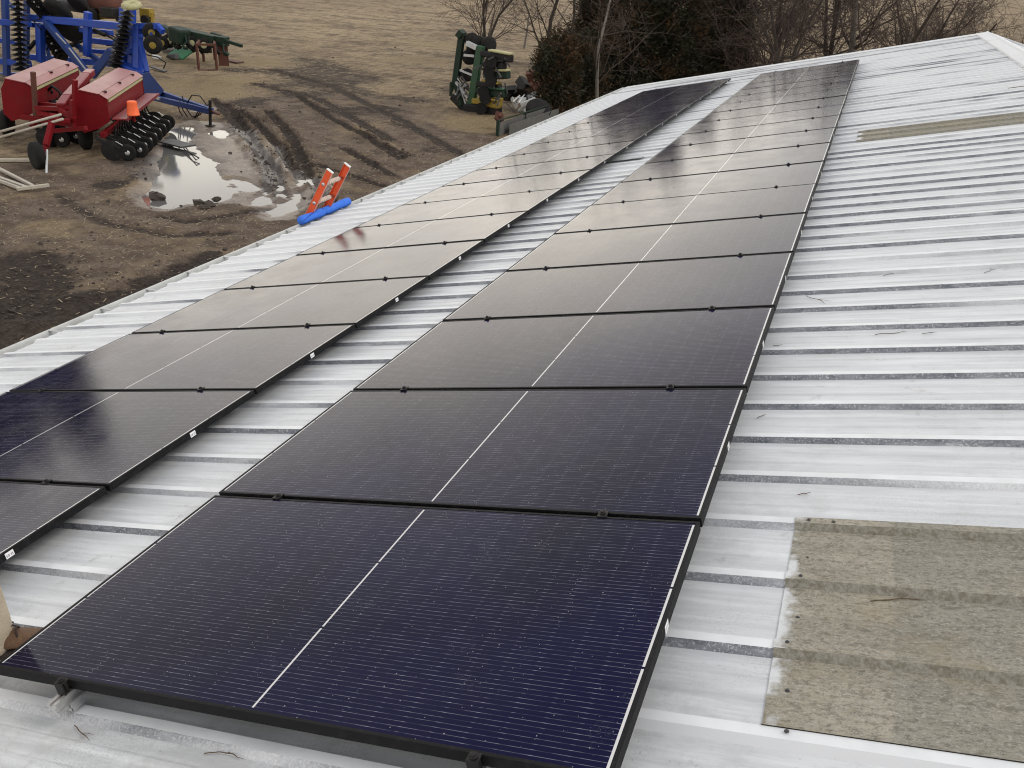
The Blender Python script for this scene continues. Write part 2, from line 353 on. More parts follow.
# ------------------------------------------------------------------ solar panels
W, PV, PITCH = 2.094, 1.100, 1.11989
def glass_mat():
    m, nt, b = newmat('solar_cells'); tc = nt.node('ShaderNodeTexCoord').outputs['Object']; x, y, z = nt.sep(tc)
    pos = nt.node('ShaderNodeNewGeometry').outputs['Position']
    y0 = .016; span = PV - 2 * y0; sp = span / 60
    yy = nt.math('SUBTRACT', y, y0)
    fr = nt.math('ABSOLUTE', nt.math('SUBTRACT', nt.math('FRACT', nt.math('DIVIDE', yy, sp)), .5))
    line = nt.ramp(fr, .035, .060, 1, 0)
    hx = (W - .05) / 22
    node_ = nt.math('ABSOLUTE', nt.math('SUBTRACT', nt.math('FRACT', nt.math('DIVIDE', nt.math('SUBTRACT', x, .025), hx)), .5))
    dots = nt.ramp(node_, .40, .47)
    dash = nt.noise(nt.mapping(pos, (14, 1.0 / sp, 14)), 1.0, 2, .6)
    la = nt.math('MULTIPLY', line, nt.math('ADD', nt.ramp(dash, .35, .7, .06, .36), nt.math('MULTIPLY', dots, .22)))
    # strings: bright ribbons at mid length and at both ends, broken at each third
    third = nt.math('ABSOLUTE', nt.math('SUBTRACT', nt.math('FRACT', nt.math('DIVIDE', yy, span / 3)), .5))
    brk = nt.math('LESS_THAN', third, .487)
    def strip(cx, hw): return nt.math('LESS_THAN', nt.math('ABSOLUTE', nt.math('SUBTRACT', x, cx)), hw)
    rib = nt.math('MULTIPLY', nt.math('MAXIMUM', nt.math('MAXIMUM', strip(W/2, .0034), strip(.0165, .0030)), strip(W - .0165, .0040)), brk)
    inside = nt.math('MULTIPLY', nt.math('LESS_THAN', nt.math('ABSOLUTE', nt.math('SUBTRACT', x, W/2)), W/2 - .013), nt.math('LESS_THAN', nt.math('ABSOLUTE', nt.math('SUBTRACT', y, PV/2)), PV/2 - .013))
    cellv = nt.noise(pos, .9, 3, .6)
    cell = nt.mix(nt.ramp(cellv, .35, .65), (.0020,.0022,.017), (.0032,.0034,.029))
    c = nt.mix(nt.math('MULTIPLY', la, inside), cell, (.42,.42,.50))
    c = nt.mix(nt.math('MULTIPLY', rib, inside), c, (.62,.61,.60))
    # dust: thin film, specks, hair scratches
    du = nt.noise(pos, 3.2, 6, .65); film = nt.ramp(du, .35, .75, .0005, .005)
    v = nt.vor(pos, 95); sz_ = nt.sep(v.outputs['Color'])
    speck = nt.math('MULTIPLY', nt.math('LESS_THAN', v.outputs['Distance'], nt.math('MULTIPLY', sz_[0], .19)), nt.math('GREATER_THAN', sz_[1], .80))
    hair = nt.noise(nt.mapping(pos, (1, 1, 1), (0, 0, .6)), 26, 2, .5, 2.6)
    hair = nt.math('MULTIPLY', nt.ramp(nt.math('ABSOLUTE', nt.math('SUBTRACT', hair, .5)), .0, .006, 1, 0), nt.ramp(nt.noise(pos, 7, 3), .60, .68))
    c = nt.mix(film, c, (.42,.39,.36))
    c = nt.mix(nt.math('MAXIMUM', nt.math('MULTIPLY', speck, .45), nt.math('MULTIPLY', hair, .22)), c, (.62,.60,.58))
    P(nt, b, Base_Color=c, Roughness=nt.ramp(du, .3, .7, .085, .15), IOR=1.5, Specular_IOR_Level=.085, Specular_Tint=(1., .98, .99), Sheen_Weight=.014, Sheen_Roughness=.5, Sheen_Tint=(.62, .54, .46, 1.), 
      Normal=nt.bump(nt.noise(pos, 2.2, 2), .05, .01))
    return m
GLASS = glass_mat()
def frame_mat():
    m, nt, b = newmat('black_anodised_frame'); pos = nt.node('ShaderNodeNewGeometry').outputs['Position']
    n = nt.noise(pos, 30, 4, .7)
    P(nt, b, Base_Color=nt.mix(nt.ramp(n, .45, .75, 0, .2), (.007,.007,.008), (.07,.065,.06)), Roughness=nt.ramp(n, .3, .7, .52, .66), Specular_IOR_Level=.14)
    return m
FRAME = frame_mat()
def sticker_mat():
    m, nt, b = newmat('barcode_sticker'); x, y, z = nt.sep(nt.node('ShaderNodeTexCoord').outputs['Object'])
    bars = nt.math('GREATER_THAN', nt.noise(nt.mapping(nt.node('ShaderNodeTexCoord').outputs['Object'], (0, 420, 0)), 1., 0), .52)
    r = nt.math('MULTIPLY', nt.math('LESS_THAN', nt.math('ABSOLUTE', nt.math('SUBTRACT', y, PV * .52)), .017), nt.math('LESS_THAN', nt.math('ABSOLUTE', nt.math('ADD', z, .0225)), .006))
    P(nt, b, Base_Color=nt.mix(nt.math('MULTIPLY', bars, r), (.82,.82,.84), (.04,.04,.04)), Roughness=.4); return m
STICK = sticker_mat()
FH, LIP = .036, .0115
def make_panel():
    root = empty('solar_panel', (0,0,0), 'x', 'solar panel', 'black solar panels in two rows on the roof')
    mb = MB()
    for x0, x1, y0, y1 in ((0, W, 0, LIP), (0, W, PV - LIP, PV), (0, LIP, LIP + .0002, PV - LIP - .0002), (W - LIP, W, LIP + .0002, PV - LIP - .0002)):
        mb.box(((x0+x1)/2, (y0+y1)/2, -FH/2), (x1-x0, y1-y0, FH))
    for x0, x1, y0, y1 in ((LIP, W - LIP, .012, .034), (LIP, W - LIP, PV - .034, PV - .012)):
        mb.box(((x0+x1)/2, (y0+y1)/2, -FH + .001), (x1-x0, y1-y0, .002))
    mb.build('frame', FRAME, root, local=True, bevel=.0012)
    mb = MB(); mb.box((W/2, PV/2, -.004), (W - 2*LIP - .001, PV - 2*LIP - .001, .005)); mb.build('glass', GLASS, root, local=True)
    mb = MB(); mb.box((W + .0012, PV * .52, -.0205), (.0008, .040, .026)); mb.build('label_sticker', STICK, root, local=True)
    return root
ORD = ['first','second','third','fourth','fifth','sixth','seventh','eighth','ninth','tenth','eleventh','twelfth','thirteenth','fourteenth','fifteenth','sixteenth','seventeenth','eighteenth']
LU, LV = -2.7705, .017
proto = None
for row, (u0, v0, nm) in enumerate(((0, 0, 'ridge side row'), (LU, LV, 'eave side row'))):
    for k in range(18):
        if proto is None: proto = make_panel(); o = proto
        else: o = copy_thing(proto, (0,0,0))
        dh = random.uniform(-.0015, .0015)
        o.location = rp(u0 + random.uniform(-.002, .002), v0 + k * PITCH + (0 if k else -.004), dh); o.rotation_euler = (random.uniform(-.0012, .0012), -A + random.uniform(-.0012, .0012), 0)
        extra = ''
        if row == 0 and k == 0: extra = ', rail end showing'
        if row == 1 and k == 0: extra = ', cut off'
        if k == 17: extra = ', last'
        o['label'] = 'black solar panel, %s from the near end of the %s%s' % (ORD[k], nm, extra)
# mounting rails with clamps and feet
for u0, v0, off, lab in ((0, 0, .33, 'rail under the ridge side panel row, its end showing at bottom left'), (0, 0, 1.75, 'rail under the ridge side panel row, only its black end clamp showing'),
                         (LU, LV, .33, 'rail under the eave side panel row, nearer the gutter'), (LU, LV, 1.69, 'rail under the eave side panel row, nearer the gap')):
    t = empty('mounting_rail', rp(u0 + off, v0, -.06), 'silver aluminium ' + lab, 'rail', 'mounting rails under the solar panels')
    end = v0 + 18 * PITCH + .05; u = u0 + off; mb = MB()
    pf = [(-.020, -.078), (.020, -.078), (.020, -.070), (.010, -.066), (.008, -.056), (.019, -.050), (.019, -FH - .0012), (.006, -FH - .0012), (.006, -.047), (-.006, -.047), (-.006, -FH - .0012), (-.019, -FH - .0012), (-.019, -.050), (-.008, -.056), (-.010, -.066), (-.020, -.070)]
    mb.prism([rp(u + a, v0 - .075, h) for a, h in pf], [rp(u + a, end, h) for a, h in pf]); mb.build('rail', ALU, t)
    k = math.ceil((v0 - .1 - RIB0) / RIB)
    while RIB0 + k * RIB < end:
        c = RIB0 + k * RIB; mb = MB(); Rm = Euler((0, -A, 0)).to_matrix()
        mb.box(rp(u + .004, c, -.087), (.05, .045, .014), Rm); mb.box(rp(u + .027, c, -.0785), (.006, .045, .03), Rm)
        mb.build('foot', ALU, t); k += 4 if k > 0 else 3
    for j in range(19):
        vj = v0 + j * PITCH - .010 if j else v0 - .018; mb = MB(); Rm = Euler((0, -A, 0)).to_matrix()
        mb.box(rp(u, vj, .0035), (.034, .044 if j else .030, .004), Rm); mb.box(rp(u, vj, -.018), (.030, .011, .036), Rm)
        if j == 0: mb.box(rp(u, vj - .012, -.020), (.034, .006, .046), Rm)
        mb.lathe(rp(u, vj, .0055), rp(u, vj, 1), [(0, .011), (.004, .011), (.005, .008), (.010, .008), (.0105, .005)], 12)
        mb.build('clamp', BLK, t, bevel=.001)

# ------------------------------------------------------------------ twigs and bits lying on the roof
TWIG = paint('dry_twig', (.10,.065,.035), .9, 0, .5, (.2,.15,.09), 30)
def twig(u, v, L, ang, lab, r=.0022, fork=True, h=PAN + .006):
    rnd = random.Random(int(u * 1000 + v * 100)); mb = MB(); pts = []; a = ang; q = Vector((u, v, 0))
    for i in range(7): pts.append(rp(q.x, q.y, h + .004 * rnd.random())); a += rnd.uniform(-.3, .3); q = q + Vector((math.cos(a), math.sin(a), 0)) * L / 6
    mb.tube(pts, [r] * 5 + [r * .7, r * .3], 5)
    if fork:
        p0 = pts[3]; d = (pts[4] - pts[2]).normalized(); s = Vector((-d.y, d.x, 0)) * .6
        mb.tube([p0, p0 + (d + s) * L * .16, p0 + (d * 1.4 + s) * L * .26], [r * .8, r * .6, r * .25], 4)
    solo(mb, 'twig', TWIG, pts[0], lab, 'twig', 'dry twigs fallen on the roof')
def roof_uv(px, py, h=PAN):
    d = ray(px, py); n = Vector((-SA, 0, CA)); t = (h - CAM.dot(n)) / d.dot(n); q = CAM + d * t
    return q.x * CA + q.z * SA, q.y
for px, py, L, ang, fork, lab in (
    (806, 297, .22, -.75, True, 'forked brown twig on white roof a little right of the panel row edge'),
    (875, 336, .16, .1, False, 'thin curved brown twig in a rib groove on the white roof'),
    (922, 335, .07, .0, False, 'short straight twig right of the curved one in the same rib groove'),
    (984, 274, .10, .3, True, 'dark crumbled twig on a rib of the white roof near the right picture edge'),
    (883, 277, .08, .5, False, 'short dark twig lying on the white pan midway up the roof'),
    (773, 347, .05, .2, False, 'tiny dark twig close against the upper edge of the panel row'),
    (870, 603, .17, .1, True, 'loop of brown twig resting on a rib of the large stained skylight sheet'),
    (862, 528, .07, -.5, False, 'small bent twig just above the top edge of the stained skylight sheet'),
    (757, 420, .06, 1.2, False, 'hooked hair-thin twig on the white pan beside the second panel'),
    (798, 497, .05, 1.0, False, 'pale thin twig above the corner of the stained skylight sheet'),
    (75, 727, .12, -.6, True, 'tangled brown twig below the rib at the bottom left rail end'),
    (205, 755, .14, .3, True, 'thin brown twigs caught under the lowest rib, bottom of the picture'),
    (1008, 89, .30, .3, True, 'dark leafy twig clump high on the far roof near the ridge cap'),
    (840, 114, .12, .5, True, 'small dark twig bits beside the narrow tan skylight strip')):
    u, v = roof_uv(px, py); twig(u, v, L, ang, lab, .0016 if v < 8 else .005, fork)
mb = MB(); u0, v0 = roof_uv(610, 163); u0 -= .1
for i in range(4):
    mb.hexa([rp(u0 + .14*i, v0 - .06 + .02*(i % 2), PAN + .026), rp(u0 + .14*i + .139, v0 - .05, PAN + .026), rp(u0 + .14*i + .139, v0 + .09 - .02*(i % 2), PAN + .026), rp(u0 + .14*i, v0 + .08, PAN + .026),
             rp(u0 + .14*i, v0 - .06 + .02*(i % 2), PAN + .029), rp(u0 + .14*i + .139, v0 - .05, PAN + .029), rp(u0 + .14*i + .139, v0 + .09 - .02*(i % 2), PAN + .029), rp(u0 + .14*i, v0 + .08, PAN + .029)])
solo(mb, 'metal_scrap', ROOFL, rp(u0, v0, PAN + .026), 'flat grey metal offcut lying in the gap between the two panel rows', 'scrap')

# ------------------------------------------------------------------ ladder and its foam pad at the eave
lt = Vector((math.sin(rad(29)), 0, math.cos(rad(29))))
gl = Vector((gx - .135, 0, gz - .01)); top = .66
Lb = gl - lt * ((gl.z - GZ) / lt.z); Le = gl + lt * (top / lt.z)
lad = empty('ladder', (Lb.x, 8.28, GZ), 'orange fibreglass extension ladder leaning against the gutter', 'ladder')
ax = Vector((lt.z, 0, -lt.x))
LVs = (8.06, 8.50)
for vv, s in zip(LVs, (-1, 1)):
    mb = MB(); y = Vector((0, vv, 0)); d = .042
    a, b = Lb + y - ax * d, Le + y - ax * d
    def slab(o1, o2, t1, t2):   # piece of the channel: across ax o1..o2, along Y t1..t2
        p = []
        for e in (Lb, Le):
            p.append([e + ax * (-d*2 + o) + Vector((0, vv + t, 0)) for o, t in ((o1, t1), (o2, t1), (o2, t2), (o1, t2))])
        mb.hexa(p[0] + p[1])
    slab(0, .088, -.003, .003); slab(.0002, .006, .0032 * 1, .026) if s < 0 else slab(.0002, .006, -.026, -.0032)
    slab(.082, .0878, .0032, .026) if s < 0 else slab(.082, .0878, -.026, -.0032)
    rail = mb.build('side_rail', ORANGE, lad)
    mb = MB(); e = Le + ax * (-d) + Vector((0, vv + (.012 if s < 0 else -.012), 0))
    mb.hexa([e + ax*a_ + Vector((0, b_, 0)) + lt*c_ for c_ in (.001, .016) for a_, b_ in ((-.05, -.019), (.05, -.019), (.05, .019), (-.05, .019))])
    mb.build('end_cap', WHITE, rail, bevel=.004)
    for (dd) in (-.0905, .0025 + .0025):
        mb = MB(); e1, e2 = Lb + ax * (dd), Le + ax * (dd)
        mb.bar(e1 + Vector((0, vv, 0)), e2 + Vector((0, vv, 0)), .010, .004, up=ax); mb.build('edge_strip', ALU, rail)
t = ((Le - Lb).length - .20) % .305
while t < (Le - Lb).length - .12:
    c = Lb + lt * t - ax * .042; mb = MB(); mb.cyl(c + Vector((0, LVs[0] + .003, 0)), c + Vector((0, LVs[1] - .003, 0)), .019, 12)
    for e in (LVs[0] - .004, LVs[1] + .004): mb.cyl(c + Vector((0, e - .004, 0)), c + Vector((0, e + .004, 0)), .024, 12)
    r_ = mb.build('rung', ALU, lad, True)
    if t > (Le - Lb).length - .7:
        mb = MB()
        for j in range(7):
            y0 = LVs[0] + .06 + j * .045; mb.lathe(c + Vector((0, y0, 0)), c + Vector((0, 99, 0)), [(0, .022), (.008, .030), (.034, .029), (.043, .022)], 12)
        mb.build('tape_wrap', TAPE, r_, True)
    t += .305
pts = []; rr = []
for i in range(49):
    f = i / 48; pts.append(Vector((gx - .10 + .014 * math.sin(f * 7), 7.80 + f * 1.16, gz + .040 + .010 * math.sin(f * 6.3 + .6)))); rr.append(.056 + .004 * math.sin(f * 23) - (.016 if abs(f - .47) < .02 else 0))
mb = MB(); mb.tube(pts, rr, 14)
pts2 = [p + Vector((.056 * math.cos(i * .085 + .3), 0, .056 * math.sin(i * .085 + .3))) for i, p in enumerate(pts)]
pad = solo(mb, 'foam_pad', FOAM, pts[0], 'bright blue split foam tube laid on the gutter below the ladder top', 'foam tube', None, True)
mb = MB(); mb.tube(pts2, .007, 5); mb.build('slit_edge', paint('dark_blue_foam', (.012,.06,.35), .8, 0, .1), pad)

# ------------------------------------------------------------------ yard and field
def seg_d(p, a, b):
    ab = b - a; t = max(0, min(1, (p - a).dot(ab) / max(ab.length_squared, 1e-9))); return (p - a - ab * t).length
def g2(q): v = G(*q); return Vector((v.x, v.y))
RUTS = [([g2(q) for q in pts], wdt, dep) for pts, wdt, dep in (([(214,100),(236,128),(256,152),(266,170),(268,192)], .10, .16), ([(300,98),(330,118),(372,142),(410,158)], .12, .12), ([(160,216),(190,222),(240,212),(300,206)], .16, .06), ([(60,196),(100,222),(170,236),(230,232)], .2, .05),
    ([(226,106),(248,134),(262,155),(275,172),(281,196)], .13, .22), ([(240,112),(262,130),(280,150),(290,168),(306,186)], .13, .24), ([(268,112),(290,136),(301,158),(309,178),(330,205)], .14, .24),
    ([(360,134),(382,148),(402,160)], .13, .13), ([(345,150),(372,165),(392,176)], .13, .13), ([(318,166),(352,176),(384,188)], .11, .12), ([(30,262),(36,285),(20,310)], .5, .10), ([(-10,292),(18,300),(34,310)], .3, .08),
    ([(-20,318),(60,322),(120,300),(205,262)], .3, .07), ([(-20,335),(50,338),(110,316)], .25, .07), ([(270,70),(330,86),(400,120),(470,160)], .20, .09), ([(255,84),(320,100),(390,140)], .20, .09))]
PUD = [[g2(q) for q in poly] for poly in ([(143,198),(149,186),(160,168),(161,150),(165,136),(170,128),(186,125),(196,127),(190,138),(200,150),(214,160),(218,171),(226,182),(238,190),(220,198),(204,203),(186,201),(166,207),(150,204)],
       [(252,204),(256,196),(266,190),(275,193),(272,200),(262,205)], [(268,216),(276,203),(288,193),(300,189),(301,196),(294,208),(283,215)], [(230,176),(248,180),(262,186),(256,190),(240,188)], [(280,187),(296,182),(308,179),(306,183),(290,189)], [(208,131),(222,128),(230,132),(220,137)])]
def in_poly(p, poly):
    c = False; n = len(poly)
    for i in range(n):
        a, b = poly[i], poly[i-1]
        if (a.y > p.y) != (b.y > p.y) and p.x < (b.x - a.x) * (p.y - a.y) / (b.y - a.y) + a.x: c = not c
    return c
def pud_sd(p):
    best = 9
    for poly in PUD:
        d = min(seg_d(p, poly[i-1], poly[i]) for i in range(len(poly)))
        best = min(best, -d if in_poly(p, poly) else d)
    return best
def blobs(lst): return [(g2((x, y)), r) for x, y, r in lst]
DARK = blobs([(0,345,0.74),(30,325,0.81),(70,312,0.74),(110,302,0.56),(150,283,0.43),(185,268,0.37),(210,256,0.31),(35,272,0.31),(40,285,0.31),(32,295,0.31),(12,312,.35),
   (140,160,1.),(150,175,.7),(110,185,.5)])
SOIL = blobs([(290,72,2.2),(320,82,2.2),(350,92,2.2),(385,110,1.6),(365,78,1.8),(295,95,1.2),(255,100,1.1),(245,105,.9),(400,125,1.2),(430,150,.9),(465,165,.6),(265,86,1.2),(335,68,2),(415,100,1.5),(450,90,1.),(340,112,1.4),(310,60,2),(235,70,1.2),(390,50,2.5)])
MUD = blobs([(20,230,3),(80,230,3),(140,240,3),(200,235,2.4),(120,270,2.2),(60,270,2.4),(260,190,2.5),(240,150,3),(220,200,2),(300,160,3),(350,140,4),(400,150,3.5),(340,180,2.5),(430,170,2),(290,120,4),(270,215,2),(460,150,2),(380,180,2),(330,110,4),(0,190,3),(60,190,2.5),(110,200,2)])
GRASS = blobs([(190,85,2.4),(165,90,2),(215,95,1.6),(160,100,1.4),(235,80,1.6),(475,125,1.8),(490,122,1.5),(465,105,1.6),(250,62,2.5),(180,60,3),(415,60,3),(440,45,4)])
WET = blobs([(215,150,1.6),(235,165,1.5),(250,180,1.4),(200,125,1.2),(270,180,1),(215,190,1.2),(255,195,1),(230,135,1.2),(290,190,.9),(185,165,2.2),(205,110,.8),(310,190,.7),(245,150,1.2)])
def bl(p, lst):
    return min(1, sum(math.exp(-((p - c).length_squared) / (r * r)) for c, r in lst if abs(p.x - c.x) < 3*r and abs(p.y - c.y) < 3*r))
def ground_h(x, y, fine):
    p = Vector((x, y, 0)); z = 0.; wet = dark = mud = gr = 0.
    if fine:
        q = Vector((x, y))
        z = .030 * noise.noise(p * .35) + .026 * noise.noise(p * 1.3) + .018 * noise.noise(p * 3.6)
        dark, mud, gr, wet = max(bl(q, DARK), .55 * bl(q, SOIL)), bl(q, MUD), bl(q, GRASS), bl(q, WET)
        for pts, wd, dp in RUTS:
            if min(a.x for a in pts) - 2 < x < max(a.x for a in pts) + 2 and min(a.y for a in pts) - 2 < y < max(a.y for a in pts) + 2:
                d = min(seg_d(q, pts[i], pts[i+1]) for i in range(len(pts) - 1)); n_ = .75 + .5 * noise.noise(p * 2.6)
                z += -dp * n_ * math.exp(-(d / wd) ** 2) + dp * .7 * n_ * math.exp(-((d - wd * 2) / (wd * .8)) ** 2)
                dark = max(dark, 1.05 * min(1, dp / .14 + .2) * math.exp(-(d / (wd * 1.7)) ** 2))
        near_p = -24 < x < -9 and 13 < y < 27
        if not near_p or pud_sd(q) > .25: z = max(z, -.048)
        if near_p:
            sd = pud_sd(q) + .22 * noise.noise(p * 1.5) + .10 * noise.noise(p * 4.)
            f = max(0, min(1, (.25 - sd) / .5)); z = z * (1 - .8 * f) - .13 * f * f * (3 - 2 * f)
            wet = max(wet, max(0, min(1, 1 - (sd - .1) / .7)))
    elif y > 60 or x < -40:
        d = math.hypot(x, y - 20); z = .12 * noise.noise(p * .06) * min(1, d / 60)
    return z, wet, dark, mud, gr
def axis(lo, hi, step, far):
    a = []; v = lo
    while v < hi: a.append(v); v += step
    a.append(hi); s = step; v = hi; b = []
    while v < far: s *= 1.22; v += s; b.append(v)
    s = step; v = lo; c = []
    while v > -far: s *= 1.22; v -= s; c.append(v)
    return list(reversed(c)) + a + b
XS, YS = axis(-33, -7, .15, 2600), axis(6.5, 44, .17, 2600)
vs = []; at_ = {k: [] for k in ('wet', 'dark', 'mud', 'grass')}
for y in YS:
    for x in XS:
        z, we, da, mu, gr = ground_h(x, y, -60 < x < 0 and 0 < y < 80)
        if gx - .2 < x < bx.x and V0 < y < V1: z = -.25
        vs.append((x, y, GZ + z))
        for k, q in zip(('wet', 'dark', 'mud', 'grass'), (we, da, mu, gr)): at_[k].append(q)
nx = len(XS); me = bpy.data.meshes.new('ground')
me.from_pydata(vs, [], [(j*nx+i, j*nx+i+1, (j+1)*nx+i+1, (j+1)*nx+i) for j in range(len(YS)-1) for i in range(nx-1)])
for k, q in at_.items():
    a = me.attributes.new(k, 'FLOAT', 'POINT'); a.data.foreach_set('value', q)
me.polygons.foreach_set('use_smooth', [True] * len(me.polygons))
def ground_mat():
    m, nt, b = newmat('mud_and_stubble'); pos = nt.node('ShaderNodeNewGeometry').outputs['Position']
    wet, dark, mud, gr = (nt.attr(k) for k in ('wet', 'dark', 'mud', 'grass'))
    ra = rad(14)
    rows = nt.mapping(pos, (.45, .8, 1), (0, 0, ra)); rows2 = nt.mapping(pos, (3.0, .75, 1), (0, 0, rad(-32)))
    r1 = nt.noise(rows, .55, 5, .62, .4); r2 = nt.noise(rows2, 1.0, 4, .7)
    big = nt.noise(pos, .045, 4, .6); fi = nt.noise(pos, 9, 5, .75); fi2 = nt.noise(pos, 26, 4, .75); mid = nt.noise(pos, 1.4, 5, .68)
    x, y, z = nt.sep(pos)
    straw = nt.mix(nt.ramp(big, .35, .65), (.290,.212,.128), (.390,.298,.185))
    f = nt.ramp(nt.math('ADD', nt.math('ADD', nt.math('MULTIPLY', r1, .40), nt.math('MULTIPLY', r2, .35)), nt.math('MULTIPLY', mid, .25)), .41, .56)
    fld = nt.mix(f, (.105,.072,.046), straw)
    fld = nt.mix(nt.ramp(fi, .45, .68, 0, .55), fld, (.36,.30,.205))
    fld = nt.mix(nt.ramp(nt.noise(nt.mapping(pos, (1.5, .45, 1), (0, 0, rad(-32))), 14, 4, .75), .50, .62, 0, .6), fld, (.075,.052,.034))
    fld = nt.mix(nt.ramp(nt.noise(nt.mapping(pos, (1.5, .4, 1), (0, 0, rad(-32))), 3.0, 5, .75), .50, .66, 0, .55), fld, (.09,.062,.040))
    mudc = nt.mix(nt.ramp(mid, .35, .65), (.090,.062,.044), (.172,.127,.094))
    mudc = nt.mix(nt.ramp(fi, .49, .66, 0, .65), mudc, (.060,.043,.033))
    mudc = nt.mix(nt.ramp(fi2, .52, .64, 0, .5), mudc, (.30,.245,.19))
    mudc = nt.mix(nt.math('MULTIPLY', nt.ramp(nt.noise(pos, .42, 4, .65), .50, .66), nt.ramp(fi, .40, .60, .25, .8)), mudc, (.30,.225,.130))
    fleck = nt.math('MULTIPLY', nt.ramp(nt.noise(pos, 17, 4, .8), .57, .66), nt.ramp(mid, .40, .58))
    mudc = nt.mix(nt.math('MULTIPLY', fleck, .62), mudc, (.46,.39,.29))
    mf = nt.ramp(nt.math('ADD', mud, nt.math('MULTIPLY', nt.math('SUBTRACT', mid, .5), .9)), .30, .62)
    c = nt.mix(mf, fld, mudc)
    gf = nt.ramp(nt.math('ADD', gr, nt.math('MULTIPLY', nt.math('SUBTRACT', mid, .5), 1.6)), .35, .85, 0, .7)
    c = nt.mix(gf, c, nt.mix(nt.ramp(fi2, .4, .6), (.20,.145,.072), (.33,.255,.150)))
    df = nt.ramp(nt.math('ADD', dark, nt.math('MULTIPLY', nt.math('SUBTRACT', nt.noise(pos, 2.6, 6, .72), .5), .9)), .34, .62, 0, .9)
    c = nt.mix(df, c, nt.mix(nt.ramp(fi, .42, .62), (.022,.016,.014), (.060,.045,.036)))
    wf = nt.ramp(nt.math('ADD', wet, nt.math('MULTIPLY', nt.math('SUBTRACT', nt.noise(pos, 2.2, 5, .7), .5), .9)), .45, .75)
    c = nt.mix(nt.math('MULTIPLY', wf, .55), c, nt.mix(.5, c, (.12,.10,.09)))
    hgt = nt.math('ADD', nt.math('ADD', nt.math('MULTIPLY', fi, .5), nt.math('MULTIPLY', fi2, .3)), mid)
    P(nt, b, Base_Color=c, Roughness=nt.ramp(wf, 0, 1, .9, .42), Specular_IOR_Level=nt.ramp(wf, 0, 1, .2, .34), Normal=nt.bump(hgt, nt.ramp(wf, 0, 1, 1., .3), .16))
    return m
me.materials.append(ground_mat())
go = bpy.data.objects.new('ground', me); COL.objects.link(go); tag(go, 'muddy farm yard running out into brown stubble field', None, None, 'structure')
m, nt, b = newmat('muddy_water'); pos = nt.node('ShaderNodeNewGeometry').outputs['Position']
P(nt, b, Base_Color=(.115,.112,.108), Roughness=.07, IOR=1.33, Specular_IOR_Level=.46, Specular_Tint=(.90, .95, 1., 1.), Normal=nt.bump(nt.noise(pos, 5, 2), .02, .01))
WATER = m; mb = MB()
mb.add([(x, y, GZ - .062) for x, y in ((-24, 13.5), (-9.5, 13.5), (-9.5, 26.5), (-24, 26.5))], [(0,1,2,3)])
tag(mb.build('puddle', WATER), 'shallow puddle reflecting the pale overcast sky', None, None, 'structure')

# loose clods along the ruts and straw bits, far too many to count
rnd = random.Random(3); mb = MB(); state = random.getstate(); random.seed(11)
for i in range(1500):
    if i < 900:
        pts, wd, _ = rnd.choice(RUTS[:2] + RUTS[4:8] + RUTS[10:13]); k = rnd.randrange(len(pts) - 1); q = pts[k].lerp(pts[k+1], rnd.random()); q = q + Vector((rnd.gauss(0, wd * 1.6), rnd.gauss(0, wd * 1.6)))
    else:
        c_, r_ = rnd.choice(DARK + MUD + SOIL); q = c_ + Vector((rnd.gauss(0, r_ * .7), rnd.gauss(0, r_ * .7)))
    if q.x > gx - .5 or pud_sd(q) < .1: continue
    s_ = rnd.uniform(.02, .06) if i % 14 else rnd.uniform(.06, .12); z, *_ = ground_h(q.x, q.y, True)
    mb.lump((q.x, q.y, GZ + z + s_ * .2), (s_ * 1.4, s_, s_ * .8), None, .3, 5, 3)
for q, s_ in (((200,204),.34),((209,205),.30),((157,197),.36),((204,208),.25),((217,200),.2)):
    p = G(*q); mb.lump((p.x, p.y, GZ + .02), (s_ * 1.3, s_, s_ * .6), None, .35, 7, 4)
random.setstate(state)
tag(mb.build('mud_clods', paint('dark_mud', (.055,.043,.036), .85, 0, .3, (.11,.09,.075), 8, .6), None, False), 'loose dark mud clods along the wheel ruts', None, None, 'stuff')
mb = MB()
for i in range(4200):
    c_, r_ = rnd.choice(MUD + GRASS); q = c_ + Vector((rnd.gauss(0, r_ * .8), rnd.gauss(0, r_ * .8)))
    if q.x > gx - .3 or pud_sd(q) < .15: continue
    z, *_ = ground_h(q.x, q.y, True); a = rnd.uniform(0, 6.28); L_ = rnd.uniform(.03, .13); d = Vector((math.cos(a), math.sin(a), rnd.uniform(-.1, .35))) * L_; p = Vector((q.x, q.y, GZ + z + .012)); s = Vector((-d.y, d.x, 0)).normalized() * rnd.uniform(.006, .016)
    mb.bar(p, p + d, s.length, .004)
tag(mb.build('straw_litter', paint('straw', (.40,.33,.22), .85, 0, .3, (.25,.19,.12), 9)), 'scattered pale straw and cob litter on the mud', None, None, 'stuff')

